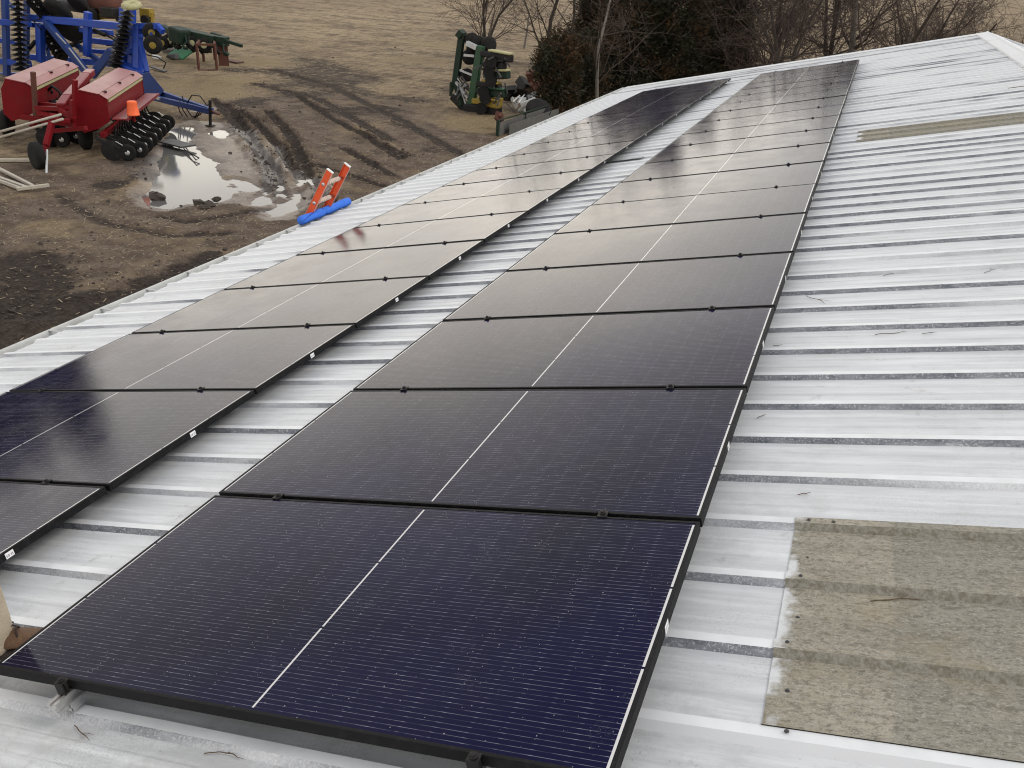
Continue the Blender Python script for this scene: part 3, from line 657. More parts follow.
# ------------------------------------------------------------------ red grain drill
ga = rad(31); DD = Vector((-math.sin(ga), math.cos(ga), 0)); DE = Vector((math.cos(ga), math.sin(ga), 0)); DO = Vector((-19.2, 19.2, GZ))
def L(x, y, z): return DO + DE * x + DD * y + Vector((0, 0, z))
dr = empty('grain_drill', L(0, 2.5, 0), 'faded red double hopper grain drill with rows of black disc openers', 'seed drill')
HP = [(-.30, 1.88), (.22, 1.78), (.43, 1.64), (.42, 1.02), (.10, .80), (-.33, .66), (-.52, .88), (-.46, 1.60)]
def hopper(dx, y0, y1, dz):
    mb = MB(); mb.prism([L(x + dx, y0, z + dz) for x, z in HP], [L(x + dx, y1, z + dz) for x, z in HP])
    h = mb.build('hopper', RED, dr, bevel=.02)
    mb = MB(); pf = [(-.33, 1.885), (.21, 1.785), (.225, 1.815), (-.32, 1.925)]
    mb.prism([L(x + dx, y0 - .04, z + dz) for x, z in pf], [L(x + dx, y1 + .04, z + dz) for x, z in pf])
    pf = [(.235, 1.785), (.45, 1.645), (.47, 1.67), (.245, 1.822)]
    mb.prism([L(x + dx, y0 - .04, z + dz) for x, z in pf], [L(x + dx, y1 + .04, z + dz) for x, z in pf])
    mb.build('lid', REDL, h, bevel=.01)
    for ya in (y0, y1):
        mb = MB(); s = -.028 if ya == y0 else .004
        mb.prism([L(x * 1.03 + dx, ya + s, z + dz - .005) for x, z in HP], [L(x * 1.03 + dx, ya + s + .024, z + dz - .005) for x, z in HP]); mb.build('end_plate', RED, h)
    mb = MB(); mb.bar(L(.44 + dx, y0 + .1, 1.60 + dz), L(.44 + dx, y1 - .1, 1.60 + dz), .05, .07); mb.build('gauge_strip', CREAM, h)
    for j in range(3):
        mb = MB(); yy = y0 + .5 + j * 1.9; mb.box(L(.27 + dx, yy, 1.80 + dz), (.10, .10, .05)); mb.build('latch', BLK, h)
    mb = MB()
    n = 15
    for j in range(n):
        yy = y0 + .15 + (y1 - y0 - .3) * j / (n - 1)
        mb.tube([L(.36 + dx, yy, 1.15 + dz), L(.52 + dx, yy + .04, .95), L(.50 + dx, yy - .05, .60), L(.62 + dx, yy, .32)], .030, 6)
    mb.build('seed_tubes', BLK, dr, True)
hopper(0, 0, 5.0, 0); hopper(-2.30, .9, 5.8, .12)
def row_units(dx, y0, n, step):
    for j in range(n):
        y = y0 + j * step + (.06 if j % 2 else 0); s = .26 if j % 2 else 0
        mb = MB(); mb.bar(L(dx + .15, y, .70), L(dx + .62 + s, y, .34), .07, .10)
        mb.lathe(L(dx + .55 + s, y - .03, .30), L(dx + .55 + s, y + 1, .30), [(0, .05), (.01, .29), (.025, .30), (.04, .29), (.06, .05)], 18)
        u = mb.build('disc_opener', BLK, dr)
        mb = MB(); c = L(dx + 1.0 + s, y - .05, .25)
        mb.bar(L(dx + .60 + s, y, .40), c + Vector((0, 0, .05)), .05, .06)
        mb.lathe(c, c + DD, [(0, .06), (0, .20), (.02, .245), (.085, .245), (.105, .20), (.105, .06)], 16); mb.build('press_wheel', TYRE, u)
        mb = MB(); mb.lathe(c - DD * .012, c + DD, [(0, .03), (.008, .07), (.02, .085)], 10); mb.build('hub_cap', ALU, u)
        mb = MB(); mb.bar(L(dx + .70 + s, y, .58), L(dx + .92 + s, y, .44), .06, .012); mb.build('scraper', GALV, u)
row_units(0, -.75, 14, .385); row_units(-2.3, .9, 9, .52)
mb = MB(); mb.bar(L(.30, -.55, .70), L(.30, 5.1, .70), .14, .14); mb.bar(L(-2.0, .6, .76), L(-2.0, 5.8, .76), .14, .14)
mb.bar(L(-2.3, 2.2, .85), L(.1, 2.2, .72), .14, .16); mb.bar(L(-2.3, .7, .95), L(-.2, .1, .80), .12, .14); mb.bar(L(-2.3, 5., .85), L(.1, 4.6, .72), .14, .16)
mb.build('frame', RED, dr)
mb = MB(); a, b_ = L(.78, -.30, 1.12), L(.78, 4.6, 1.12); mb.hexa([a - DE*.2, a + DE*.22, b_ + DE*.22, b_ - DE*.2, a - DE*.2 + Vector((0,0,.04)), a + DE*.22 + Vector((0,0,.04)), b_ + DE*.22 + Vector((0,0,.04)), b_ - DE*.2 + Vector((0,0,.04))])
mb.bar(a + DE*.23 + Vector((0,0,.02)), b_ + DE*.23 + Vector((0,0,.02)), .03, .09)
st = mb.build('walkboard', REDL, dr)
mb = MB()
for yy in (-.2, 1.6, 3.2, 4.4): mb.bar(L(.30, yy, .72), L(.76, yy, 1.11), .05, .07)
mb.build('bracket', RED, st)
mb = MB(); q = [AY(x, y, Y) for x, y, Y in ((61,107,18.6), (67,98,19.2), (76,88,20.2), (86,76,21.3), (91,72,21.9))]
for i in range(4): mb.bar(q[i], q[i+1], .26, .22)
mb.bar(AY(86,75,21.3), AY(88,118,21.3), .16, .16)
mb.build('lift_arm', REDL, dr, bevel=.03)
for x1, y1, x2, y2, Y in ((33,72,36,120,18.9), (75,80,74,127,18.7), (72,100,73,128,18.5)):
    mb = MB(); mb.bar(AY(x1, y1, Y), AY(x2, y2, Y), .12, .10); mb.build('mast', RUST if x1 == 33 else RED, dr)
mb = MB()
for x1, y1, x2, y2, Y in ((36,108,74,109,18.7), (52,131,86,128,18.4), (38,113,60,117,18.6), (40,104,62,106,19.2), (60,110,75,120,18.5)): mb.bar(AY(x1, y1, Y), AY(x2, y2, Y), .13, .12)
mb.build('cross_member', RED, dr)
mb = MB(); mb.tube([AY(x, y, Y) for x, y, Y in ((40,88,20.4), (46,84,20.4), (52,92,20.4), (46,100,20.4), (56,103,20.0))], .05, 7); mb.tube([AY(x, y, 20.2) for x, y in ((44,95), (52,86), (60,92), (62,101))], .045, 7); mb.build('hydraulic_hose', BLK, dr, True)
# drawbar leg with its caster wheel, and the two pale poles lying on it
mb = MB(); mb.bar(AY(54,114,18.0), AY(46,146,17.4), .14, .16); mb.bar(AY(46,146,17.4), AY(38,168,17.0), .10, .14); mb.bar(AY(53,120,18.0), AY(70,121,18.4), .14, .14)
lg = mb.build('drawbar_leg', RED, dr, bevel=.02)
c = AY(37,156,17.0); ax_ = (DE * .8 + DD * .6).normalized(); mb = MB(); mb.lathe(c - ax_ * .13, c + ax_, [(0, .20), (0, .33), (.05, .40), (.20, .40), (.26, .33), (.26, .20)], 22); wh = mb.build('wheel', TYRE, lg, True)
mb = MB(); mb.lathe(c - ax_ * .10, c + ax_, [(0, .06), (.02, .25), (.16, .25), (.2, .06)], 16); mb.build('rim', RUST, lg)
mb = MB(); mb.tube([AY(47,150,17.2), AY(46.5,177,16.6)], .035, 8); mb.build('jack', GALV, lg)
for x, y, Y in ((52,139,19.3), (86,140,19.6), (6,118,19.6)):
    c = AY(x, y, Y); c.z = GZ + .40; mb = MB(); mb.lathe(c - DE * .13, c + DE, [(0, .22), (0, .36), (.05, .42), (.21, .42), (.26, .36), (.26, .22)], 20); wh = mb.build('wheel', TYRE, dr, True)
    mb = MB(); mb.lathe(c - DE * .08, c + DE, [(0, .05), (.02, .21), (.14, .21), (.16, .05)], 14); mb.build('rim', CREAM, wh)
for i, (p1, p2, lab) in enumerate((((-8,134), (61,114.5), 'pale pole propped on the red drill hitch, upper of the two'), ((-6,139), (63,119), 'pale pole propped on the red drill hitch, lower of the two'))):
    mb = MB(); a = AY(*p1, 17.3); b_ = AY(*p2, 17.9); mb.cyl(a, b_, .038, 10); solo(mb, 'pole', PALE, a, lab, 'pole', 'pale poles on the drill hitch', True)
# orange bucket upside down on a stub at the end of the walkboard
mb = MB(); mb.bar(L(.72, .15, 1.10), L(1.12, .15, 1.10), .07, .06); mb.bar(L(1.10, .15, 1.0), L(1.10, .15, 1.19), .07, .07); mb.build('stub', RED, st)
c = L(1.10, .15, 1.192); mb = MB()
mb.lathe(c, c + Vector((0,0,1)), [(0, .185), (.03, .19), (.04, .178), (.30, .15), (.36, .145), (.41, .14), (.42, .12)], 20)
bk = solo(mb, 'bucket', ORNP, c, 'orange plastic bucket upside down beside the red drill walkboard', 'bucket', None, True)
# lumber on the ground
for i, (p1, p2, wd, lab) in enumerate((((-14,160), (30,160), .16, 'grey weathered plank lying alone beside the drill caster wheel'), ((-10,164), (33,186), .08, 'pale pole of the ground pile, upper one'), ((-14,173), (28,188), .09, 'pale pole of the ground pile, lower one'),
        ((17,189), (49,185), .11, 'short pale board across the ends of the ground poles'), ((-8,178), (22,189), .06, 'thin pale pole of the ground pile, nearest the barn'))):
    mb = MB(); a, b_ = G(*p1, .07 + .05 * (i == 3)), G(*p2, .07 + .06 * (i == 3)); mb.bar(a, b_, wd, .07)
    solo(mb, 'board', WOODW if i in (0, 3) else PALE, a, lab, 'lumber', 'poles and boards left on the mud')
mb = MB(); a, b_ = G(163,141.5,.05), G(187,147.5,.05); a2 = G(160,139,.05)
dv = (b_ - a).normalized(); n_ = Vector((-dv.y, dv.x, 0)) * .35
mb.hexa([a - n_*.6, b_ - n_*.6, b_ + n_, a + n_, *(q + Vector((0,0,.05)) for q in (a - n_*.6, b_ - n_*.6, b_ + n_, a + n_))])
solo(mb, 'plank', DGREY, a, 'dark board lying flat in the puddle below the blue hitch', 'board')
mb = MB(); mb.tube([G(x, y, h) for x, y, h in ((180,126,.05), (178,140,.08), (185,150,.02), (192,154,.05), (199,158,.03), (196,160,.02), (186,148,.03))], .02, 6)
solo(mb, 'wire', BLK, G(180,126), 'thin dark wire trailing from the board into the puddle', 'wire')

# ------------------------------------------------------------------ blue folding disc harrow
YB = 28.2
hw = empty('disc_harrow', AY(80, 90, YB), 'big blue folded disc harrow with upright gangs of black discs', 'disc harrow')
def beams(name, lst, mat, parent, bevel=.0):
    mb = MB()
    for x1, y1, x2, y2, Y1, Y2, w_, h_ in lst: mb.bar(AY(x1, y1, Y1), AY(x2, y2, Y2), w_, h_)
    return mb.build(name, mat, parent, bevel=bevel)
beams('main_frame', [(24,17,160,30,28.4,28.4,.26,.28), (26,24,112,33,28.9,28.9,.2,.2), (0,22,30,24,28.6,28.6,.2,.25), (40,24,41,62,28.3,28.3,.28,.28), (88,12,87,56,28.5,28.5,.24,.26), (70,38,122,44,29.4,29.4,.2,.22), (30,57,140,66,29.6,29.4,.22,.25), (80,50,140,55,30.,30.,.16,.18),
     (0,61,30,64,28.6,28.6,.22,.26), (-5,76,60,76,28.8,29.2,.22,.28), (-5,40,26,43,29.5,29.5,.16,.2)], BLUE, hw, .02)
beams('wing_frame', [(5,-8,7,80,28.9,28.5,.22,.26), (27,-6,26,70,28.7,28.4,.16,.24), (46,22,88,74,28.2,27.6,.24,.26), (112,50,92,76,28.4,28.,.34,.3), (75,44,104,64,29.,28.4,.16,.2), (30,-8,40,14,29.5,29.,.18,.22), (0,-4,30,22,29.6,29.2,.14,.16), (46,40,50,62,29.2,29.,.16,.16)], BLUED, hw, .02)
beams('tower', [(124,8,123,75,28.4,28.2,.26,.30), (132,4,131,72,28.6,28.3,.22,.28), (138,24,138,76,28.2,28.0,.30,.30), (120,66,146,76,28.,27.8,.4,.34), (140,40,147,72,28.,27.8,.18,.2), (127,30,140,34,28.3,28.2,.26,.3), (126,52,138,50,28.2,28.2,.26,.22)], BLUE, hw, .02)
beams('brace_highlight', [(56,33,66,44,27.95,27.8,.05,.04), (69,48,86,70,27.75,27.4,.05,.04), (2,4,10,15,29.3,29.2,.05,.04)], GALV, hw)  # edge highlights of the braces, put in as thin pale bars
rnd = random.Random(21)
for j in range(16):
    x = rnd.uniform(28, 140); y = rnd.uniform(14, 60); Y = rnd.uniform(28.3, 29.8); mb = MB(); q = [AY(x, y, Y)]
    for k_ in range(5): q.append(q[-1] + Vector((rnd.uniform(-.5, .7), rnd.uniform(-.1, .1), rnd.uniform(-.35, .3))))
    mb.tube(q, .028, 5); mb.build('hydraulic_line', BLK, hw, True)
for x1, y1, x2, y2, Y in ((60,50,84,40,28.6), (94,30,112,38,28.7), (28,50,40,36,28.6), (116,44,124,22,27.9)):
    mb = MB(); a, b_ = AY(x1, y1, Y), AY(x2, y2, Y); mb.cyl(a, a.lerp(b_, .6), .09, 10); mb.cyl(a.lerp(b_, .6), b_, .045, 8); mb.build('hydraulic_cylinder', BLK, hw, True)
def gang(x1, y1, x2, y2, Y1, Y2, n, r):
    a, b_ = AY(x1, y1, Y1), AY(x2, y2, Y2); t = (b_ - a).normalized(); mb = MB(); mb.cyl(a, b_, .07, 8); g = mb.build('disc_gang', BLK, hw)
    for j in range(n):
        c = a.lerp(b_, (j + .5) / n); mb = MB()
        tt = (t + Vector((.10, .06, 0))).normalized(); mb.lathe(c, c + tt, [(-.02, r * .3), (.05, r * .75), (.075, r), (.085, r), (.06, r * .72), (.02, r * .28)], 18); mb.build('disc', BLK, g)
        if j % 2 == 0:
            mb = MB(); q = c + Vector((.05, -r * .55, .1)); mb.box(q, (.10, .06, .07)); mb.build('bearing', GALV, g)
gang(17, -10, 21, 70, 27.9, 27.7, 16, .36); gang(128, 10, 115, 66, 27.8, 27.6, 13, .29); gang(45, 30, 62, 58, 28.9, 28.5, 8, .28); gang(30, -2, 44, 13, 28.6, 28.3, 6, .28)
mb = MB(); c = AY(132, 8, 28.); mb.lathe(c, c + Vector((.06,-.25,1)), [(0, .34), (.05, .40), (.16, .38), (.22, .30), (.20, .14), (.05, .12)], 20); mb.build('end_bell', CREAM, hw, True)
for x1, y1, x2, y2, Y in ((47,9,69,13,28.6), (55,27,81,31,28.9), (70,2,86,4,30.5)):
    a, b_ = AY(x1, y1, Y), AY(x2, y2, Y); m_ = (a + b_) / 2; t = (b_ - a).normalized(); up_ = Vector((0, .75, .66)); mb = MB(); R_ = (b_ - a).length / 2
    mb.lathe(m_ - up_ * .16, m_ + up_, [(0, .25), (0, R_ * .8), (.06, R_), (.26, R_), (.32, R_ * .8), (.32, .25)], 22); mb.build('transport_tyre', TYRE, hw, True)
for x, y, Y in ((151.5,33,27.8), (152.5,45.5,27.6)):
    c = AY(x, y, Y); t = Vector((.55, -.80, -.1)).normalized(); mb = MB(); mb.lathe(c - t * .3, c + t, [(0, .16), (0, .30), (.06, .36), (.22, .36), (.28, .30), (.28, .16)], 20); g = mb.build('gauge_wheel', TYRE, hw, True)
    mb = MB(); mb.lathe(c - t * .06, c + t, [(0, .05), (0, .2), (.03, .2), (.05, .06)], 16); mb.build('rim', YEL, g)
beams('gauge_arm', [(138,26,158,26,28.2,27.9,.18,.22), (158,26,163,32,27.9,27.8,.16,.2), (140,36,152,34,28.,27.8,.1,.12)], BLUE, hw)
mb = MB(); tri = [(139,74), (148,72), (163,90), (158,97), (141,92)]
mb.prism([AY(x, y, 26.9) for x, y in tri], [AY(x, y, 26.4) + Vector((.05,0,0)) for x, y in tri])
q0, q1 = AY(156, 95, 26.6), AY(212, 111, 25.0); mb.bar(q0 + Vector((0,.22,.06)), q1, .16, .20); mb.bar(q0 + Vector((0,-.22,-.06)), q1 + Vector((0,-.04,-.02)), .16, .20); mb.bar(AY(140,88,27.3), q0, .34, .3)
tg = mb.build('tongue', BLUED, hw, bevel=.015)
mb = MB(); mb.bar(q1, AY(219, 114.5, 24.7), .10, .06); mb.build('hitch_clevis', RUST, tg)
mb = MB(); mb.cyl(AY(210, 100, 24.9), AY(210.3, 125.5, 24.9), .055, 10); mb.box(AY(210.3, 125.5, 24.9), (.26, .26, .03)); mb.build('jack_stand', BLK, tg)
mb = MB()
for off in (0, 1, 2):
    mb.tube([AY(x + off * 3, y - off * 2, 25.8 - off * .1) for x, y in ((176,100), (180,112), (186,121), (194,119), (199,110), (205,108))], .022, 6)
mb.tube([AY(x, y, 25.5) for x, y in ((187,103), (192,95), (200,96), (206,104), (204,112))], .022, 6)
mb.build('hydraulic_hoses', BLK, tg, True)
mb = MB(); mb.bar(AY(150,95,26.2), AY(160,99,26.0), .10, .10); mb.build('cylinder', ALU, tg)

# ------------------------------------------------------------------ scrap and machines at the far side
ym = empty('yellow_machine', G(105, 19), 'old yellow and black machine with rusty drum behind the blue harrow', 'machine')
mb = MB(); mb.cyl(AY(86, 2, 47), AY(114, 5, 46.5), .72, 16); mb.build('drum', RUST, ym, True)
mb = MB(); mb.cyl(AY(66, 0, 46), AY(86, 3, 46), .66, 16); mb.build('tank', paint('blue_black_tank', (.02,.03,.05), .4, 0, .3), ym, True)
beams('chassis', [(92,10,126,13,46.4,46.4,.35,.5), (100,16,128,17,46.2,46.2,.3,.3), (100,8,101,19,46.3,46.3,.3,.3), (118,8,119,19,46.3,46.3,.3,.3)], YEL, ym, .03)
beams('engine', [(104,12,116,13,45.9,45.9,.8,.6)], BLK, ym, .05); beams('gearbox', [(88,13,98,14,46.,46.,.6,.7)], BLK, ym, .05)
for x in (93, 124):
    c = AY(x, 17, 45.8); mb = MB(); mb.lathe(c, c + Vector((.2,-1,0)), [(0, .2), (0, .42), (.06, .5), (.25, .5), (.3, .42), (.3, .2)], 18); g = mb.build('wheel', TYRE, ym, True)
yk = empty('yellow_cart', G(147, 22), 'small yellow steel frame standing in the field beyond the harrow', 'cart')
beams('frame', [(143,12,144,22,48,48,.35,.3), (151,12,151,22,48,48,.3,.3), (142,12,152,13,48,48,.5,.5), (143,18,151,19,48,48,.25,.25)], YEL, yk, .02)
c = AY(146, 20, 47.6); mb = MB(); mb.lathe(c, c + Vector((.2,-1,0)), [(0, .1), (0, .3), (.2, .3), (.2, .1)], 14); mb.build('wheel', TYRE, yk)
# dark green cultivator on the ground
gc = empty('field_cultivator', G(195, 58), 'dark green cultivator with cluttered toolbar resting on the ground', 'cultivator')
YC = 38.5
beams('toolbar', [(163,27,174,34,YC+1.2,YC+.6,.3,.3), (172,32,216,42,YC,YC-.4,.55,.6), (176,30,205,37,YC+1.2,YC+1,.4,.45), (200,38,227,42,YC-.3,YC-.3,.4,.45), (212,35,228,40,YC+1,YC+.8,.25,.3), (226,41,242,46,YC-.4,YC-.6,.16,.16)], GRND, gc, .03)
beams('roller', [(174,33,186,38,YC-.5,YC-.8,.75,.75)], GRND, gc, .1)
rnd = random.Random(5)
for j in range(13):
    x = 172 + j * 4.3; y = 33 + j * .9; Y = YC - .6 + rnd.uniform(-.5, 1.)
    mb = MB(); q = [AY(x, y, Y), AY(x + rnd.uniform(-2, 3), y + 6, Y - .1), AY(x + rnd.uniform(-4, 4), y + 11, Y - .3), AY(x + rnd.uniform(-5, 4), y + 13 - j * .25, Y - .2)]; mb.tube(q, .055, 6); mb.box(q[-1], (.22, .2, .12), Euler((rnd.random(), rnd.random(), rnd.random())).to_matrix())
    mb.build('shank', BLK if j % 3 else GRND, gc, True)
for x, y, Y in ((163,43,YC), (170,41,YC+.3), (205,45,YC-.6), (193,43,YC-.5)):
    c = AY(x, y, Y); mb = MB(); mb.lathe(c, c + Vector((.4,-.9,.1)), [(0, .14), (0, .30), (.05, .36), (.16, .36), (.2, .3), (.2, .14)], 18); g = mb.build('gauge_wheel', TYRE, gc, True)
    mb = MB(); mb.lathe(c + Vector((.05,-.12,0)), c + Vector((.45,-1,.1)), [(0, .05), (0, .16), (.12, .16), (.14, .05)], 12); mb.build('rim', YEL if x < 166 else CREAM, g)
for i, (x, y, w_, h_, mt, lab, nm) in enumerate(((181,53,1.5,.7,paint('bright_green_sheet', (.01,.16,.06), .5, 0, .3), 'bright green sheet panel lying under the dark green cultivator', 'metal_sheet'),
      (157,57,.5,.25,WHITE, 'small white scrap on the grass beside the yellow hubbed wheels', 'scrap'), (168,50,.8,.45,GREYB, 'grey crumpled scrap lying below the cultivator left end', 'scrap'), (174,57,.9,.3,DGREY, 'dark flat scrap on the grass left of the green sheet', 'scrap'),
      (158,69,1.4,.25,DGREY, 'long dark plank on the grass just behind the red drill', 'plank'))):
    mb = MB(); c = G(x, y, h_ * .4); mb.lump(c, (w_, w_ * .6, h_), Euler((.2 * i, .15, .4 * i)).to_matrix(), .22, 6, 3) if nm == 'scrap' else mb.box(c, (w_, w_ * .55 if nm == 'metal_sheet' else .2, .06), Euler((.5 if nm == 'metal_sheet' else 0, .05, -.35)).to_matrix())
    solo(mb, nm, mt, G(x, y), lab, 'scrap')
sd = empty('steel_stand', G(208, 66), 'rusty four legged steel stand in front of the dark green cultivator', 'stand')
lg = [(199,70), (204,62), (217,70), (215,60)]
tops = []
for q in lg:
    a = G(*q); t_ = a + Vector((0, 0, 1.22)); tops.append(t_); mb = MB(); mb.bar(a, t_, .11, .09); mb.build('leg', RUST, sd)
mb = MB()
for i, j in ((0,1), (1,3), (3,2), (2,0)): mb.bar(tops[i], tops[j], .10, .10)
mb.bar(G(*lg[0], .2), G(*lg[2], 1.1), .05, .05); mb.bar(G(*lg[0], 1.05), G(*lg[2], .25), .05, .05); mb.bar(G(*lg[0], .5), G(*lg[2], .5), .06, .06); mb.build('bracing', RUST, sd)
mb = MB(); q = [G(219,68), G(220,60), G(221.5,43.5,.0), G(219.5,46,.0)]
p0 = G(219, 66); mb.hexa([p0 + Vector(v) for v in ((0,0,0), (.42,.3,0), (.38,.36,0), (-.04,.06,0), (0,0,1.25), (.42,.3,1.35), (.38,.36,1.35), (-.04,.06,1.25))])
solo(mb, 'rust_plate', RUST, p0, 'upright rust brown plate leaning at the side of the steel stand', 'steel plate')
mb = MB(); p0 = G(222, 60, .03); mb.hexa([p0 + Vector(v) for v in ((0,0,0), (1.3,-.5,0), (1.4,.1,0), (.1,.5,0), (0,0,.05), (1.3,-.5,.05), (1.4,.1,.05), (.1,.5,.05))])
solo(mb, 'metal_sheet', paint('red_brown_sheet', (.11,.05,.04), .7, 0, .4), p0, 'red brown sheet lying flat on the grass right of the stand', 'metal sheet')

# ------------------------------------------------------------------ folded green planter by the trees
YP = 34.6
pt = empty('row_planter', G(480, 110), 'folded green row crop planter with yellow seed hoppers standing upright', 'planter')
beams('toolbar', [(481,46,471,106,YP,YP,.32,.30)], GRN, pt, .02)
beams('wing', [(462,34,455,86,YP+.4,YP+.4,.26,.26), (459,32,463,36,YP+.4,YP+.4,.5,.3), (456,84,462,106,YP+.3,YP,.2,.2), (455,82,451,92,YP+.3,YP+.2,.12,.12), (451,82,450.5,96,YP+.2,YP+.2,.1,.1)], GRND, pt, .02)
beams('crossbar', [(467,43,477,48,YP,YP-.1,.20,.18)], GALV, pt)
beams('linkage', [(456,82,468,98,YP,YP-.2,.10,.10), (458,78,466,88,YP+.3,YP+.2,.08,.08), (460,86,466,104,YP,YP-.1,.06,.06), (455,95,462,84,YP+.1,YP+.2,.05,.05), ], GALV, pt)
beams('strut', [(464,55,474,56,YP+.2,YP+.2,.08,.1)], GALV, pt); beams('strut', [(460,70,474,76,YP+.3,YP+.3,.08,.08)], GALV, pt)
for x, y, rr_ in ((472,40,.30), (478,44,.34), (489,44.5,.33), (470,57,.32), (473,49,.26), (467,75,.28)):
    c = AY(x, y, YP + .5); t = Vector((.75,-.6,.15)).normalized(); mb = MB(); mb.lathe(c - t * .2, c + t, [(0, rr_*.4), (0, rr_*.8), (.06, rr_), (.28, rr_), (.34, rr_*.8), (.34, rr_*.4)], 20); mb.build('transport_tyre', TYRE, pt, True)
rnd = random.Random(9)
for j, (x0, y0, x1, y1, lid, body) in enumerate(((485,54,512,59,CREAM,BLK), (486,64,505,66,BLK,BLK), (487,75,509,75,CREAM,GRND), (480,84,500,88,YEL,BLK), (480,91,505,94,GRN,GRND), (476,101,500,105,YEL,YEL))):
    a, b_ = AY(x0, y0, YP - .1), AY(x1, y1, YP - .3); t = b_ - a; mb = MB()
    mb.bar(a.lerp(b_, -.15), a.lerp(b_, .5), .22, .24); mb.bar(a.lerp(b_, .3), b_, .34, .30); u = mb.build('row_unit', body, pt, bevel=.05)
    mb = MB(); mb.bar(a.lerp(b_, .2) + Vector((0, -.1, .20)), b_ + Vector((.02, -.1, .20)), .36, .09); mb.build('hopper_lid', lid, u, bevel=.04)
    c = a.lerp(b_, .35) + Vector((0, -.35, -.22)); mb = MB(); mb.lathe(c, c + Vector((.3, -1, .1)), [(0, .1), (0, .25), (.1, .25), (.1, .1)], 14); mb.build('closing_wheel', TYRE, u)
beams('seed_tank', [(481,98,501,104,YP+.2,YP+.2,.55,.55)], YEL, pt, .1)
beams('base_shoes', [(466,108,500,110,YP,YP-.1,.5,.4), (452,96,468,112,YP+.2,YP,.22,.3)], BLK, pt, .05)
mb = MB()
for j in range(46):
    a = AY(rnd.uniform(456, 470), rnd.uniform(84, 108), YP + rnd.uniform(-.1, .4)) if j < 24 else AY(rnd.uniform(480, 508), rnd.uniform(56, 106), YP - rnd.uniform(.3, .6)); mb.bar(a, a + Vector((rnd.uniform(-.5,.5), rnd.uniform(-.3,.3), rnd.uniform(-.5,.5))), .05, .06)
mb.build('spring_clutter', DGREY, pt)
# feed bunk, tyre and scrap beyond the eave
fb = empty('feed_bunk', G(500, 135), 'long grey feed bunk with thin green rail behind the roof edge', 'feed bunk')
a, b_ = G(498,136), G(548,119); mb = MB(); n_ = Vector((.25, .5, 0)); hh = Vector((0,0,.50)); mb.hexa([a, b_, b_ + n_*.1, a + n_*.1, a + hh, b_ + hh, b_ + n_*.1 + hh, a + n_*.1 + hh]); mb.hexa([a + n_, b_ + n_, b_ + n_*1.1, a + n_*1.1, a + n_ + hh*.8, b_ + n_ + hh*.8, b_ + n_*1.1 + hh*.8, a + n_*1.1 + hh*.8]); mb.build('side_board', GREYB, fb)
mb = MB(); mb.cyl(a + hh * 1.15, b_ + hh * 1.15, .03, 8); mb.build('top_rail', GRND, fb)
for t_ in (0, .5, 1):
    mb = MB(); q = a.lerp(b_, t_) - n_ * .05; mb.bar(q, q + hh * 1.2, .12, .10); mb.build('post', GRND, fb)
mb = MB(); c = G(538, 112, .3); mb.lathe(c, c + Vector((.3,-.5,.8)), [(0, .25), (0, .45), (.06, .55), (.22, .55), (.28, .45), (.28, .25)], 20); solo(mb, 'tyre', TYRE, c, 'old black tyre dumped between the feed bunk and the cedars', 'tyre', None, True)
for i, (x, y, w_, d_, h_, mt, lab) in enumerate(((522,106,1.1,.5,.7,WHITE, 'crumpled white sheet metal scrap right of the green planter'), (530,101,.9,.4,.8,GALV, 'bent grey metal scrap piled against the white sheet'), (535,82,1.3,.9,1.,paint('red_scrap', (.10,.028,.018), .6, 0, .5), 'faded red machine scrap under the bare trees behind the planter'),
      (518,92,1.4,.9,1.1,BLK, 'black scrap heap between the planter and the red scrap'), (500,122,.35,.3,.7,RUST, 'short rusty stub standing in the grass before the feed bunk'))):
    mb = MB(); c = G(x, y, h_ * .4); random.seed(40 + i)
    for k_ in range(7):
        mb.box(c + Vector((random.uniform(-.4,.4)*w_, random.uniform(-.4,.4)*d_, random.uniform(-.3,.4)*h_)), (w_ * random.uniform(.3,.7), .05 if i in (0, 1) else d_*.4, h_ * random.uniform(.2,.5)), Euler((random.uniform(-.8,.8), random.uniform(-.8,.8), random.uniform(0,3))).to_matrix())
    solo(mb, 'metal_scrap', mt, G(x, y), lab, 'scrap')

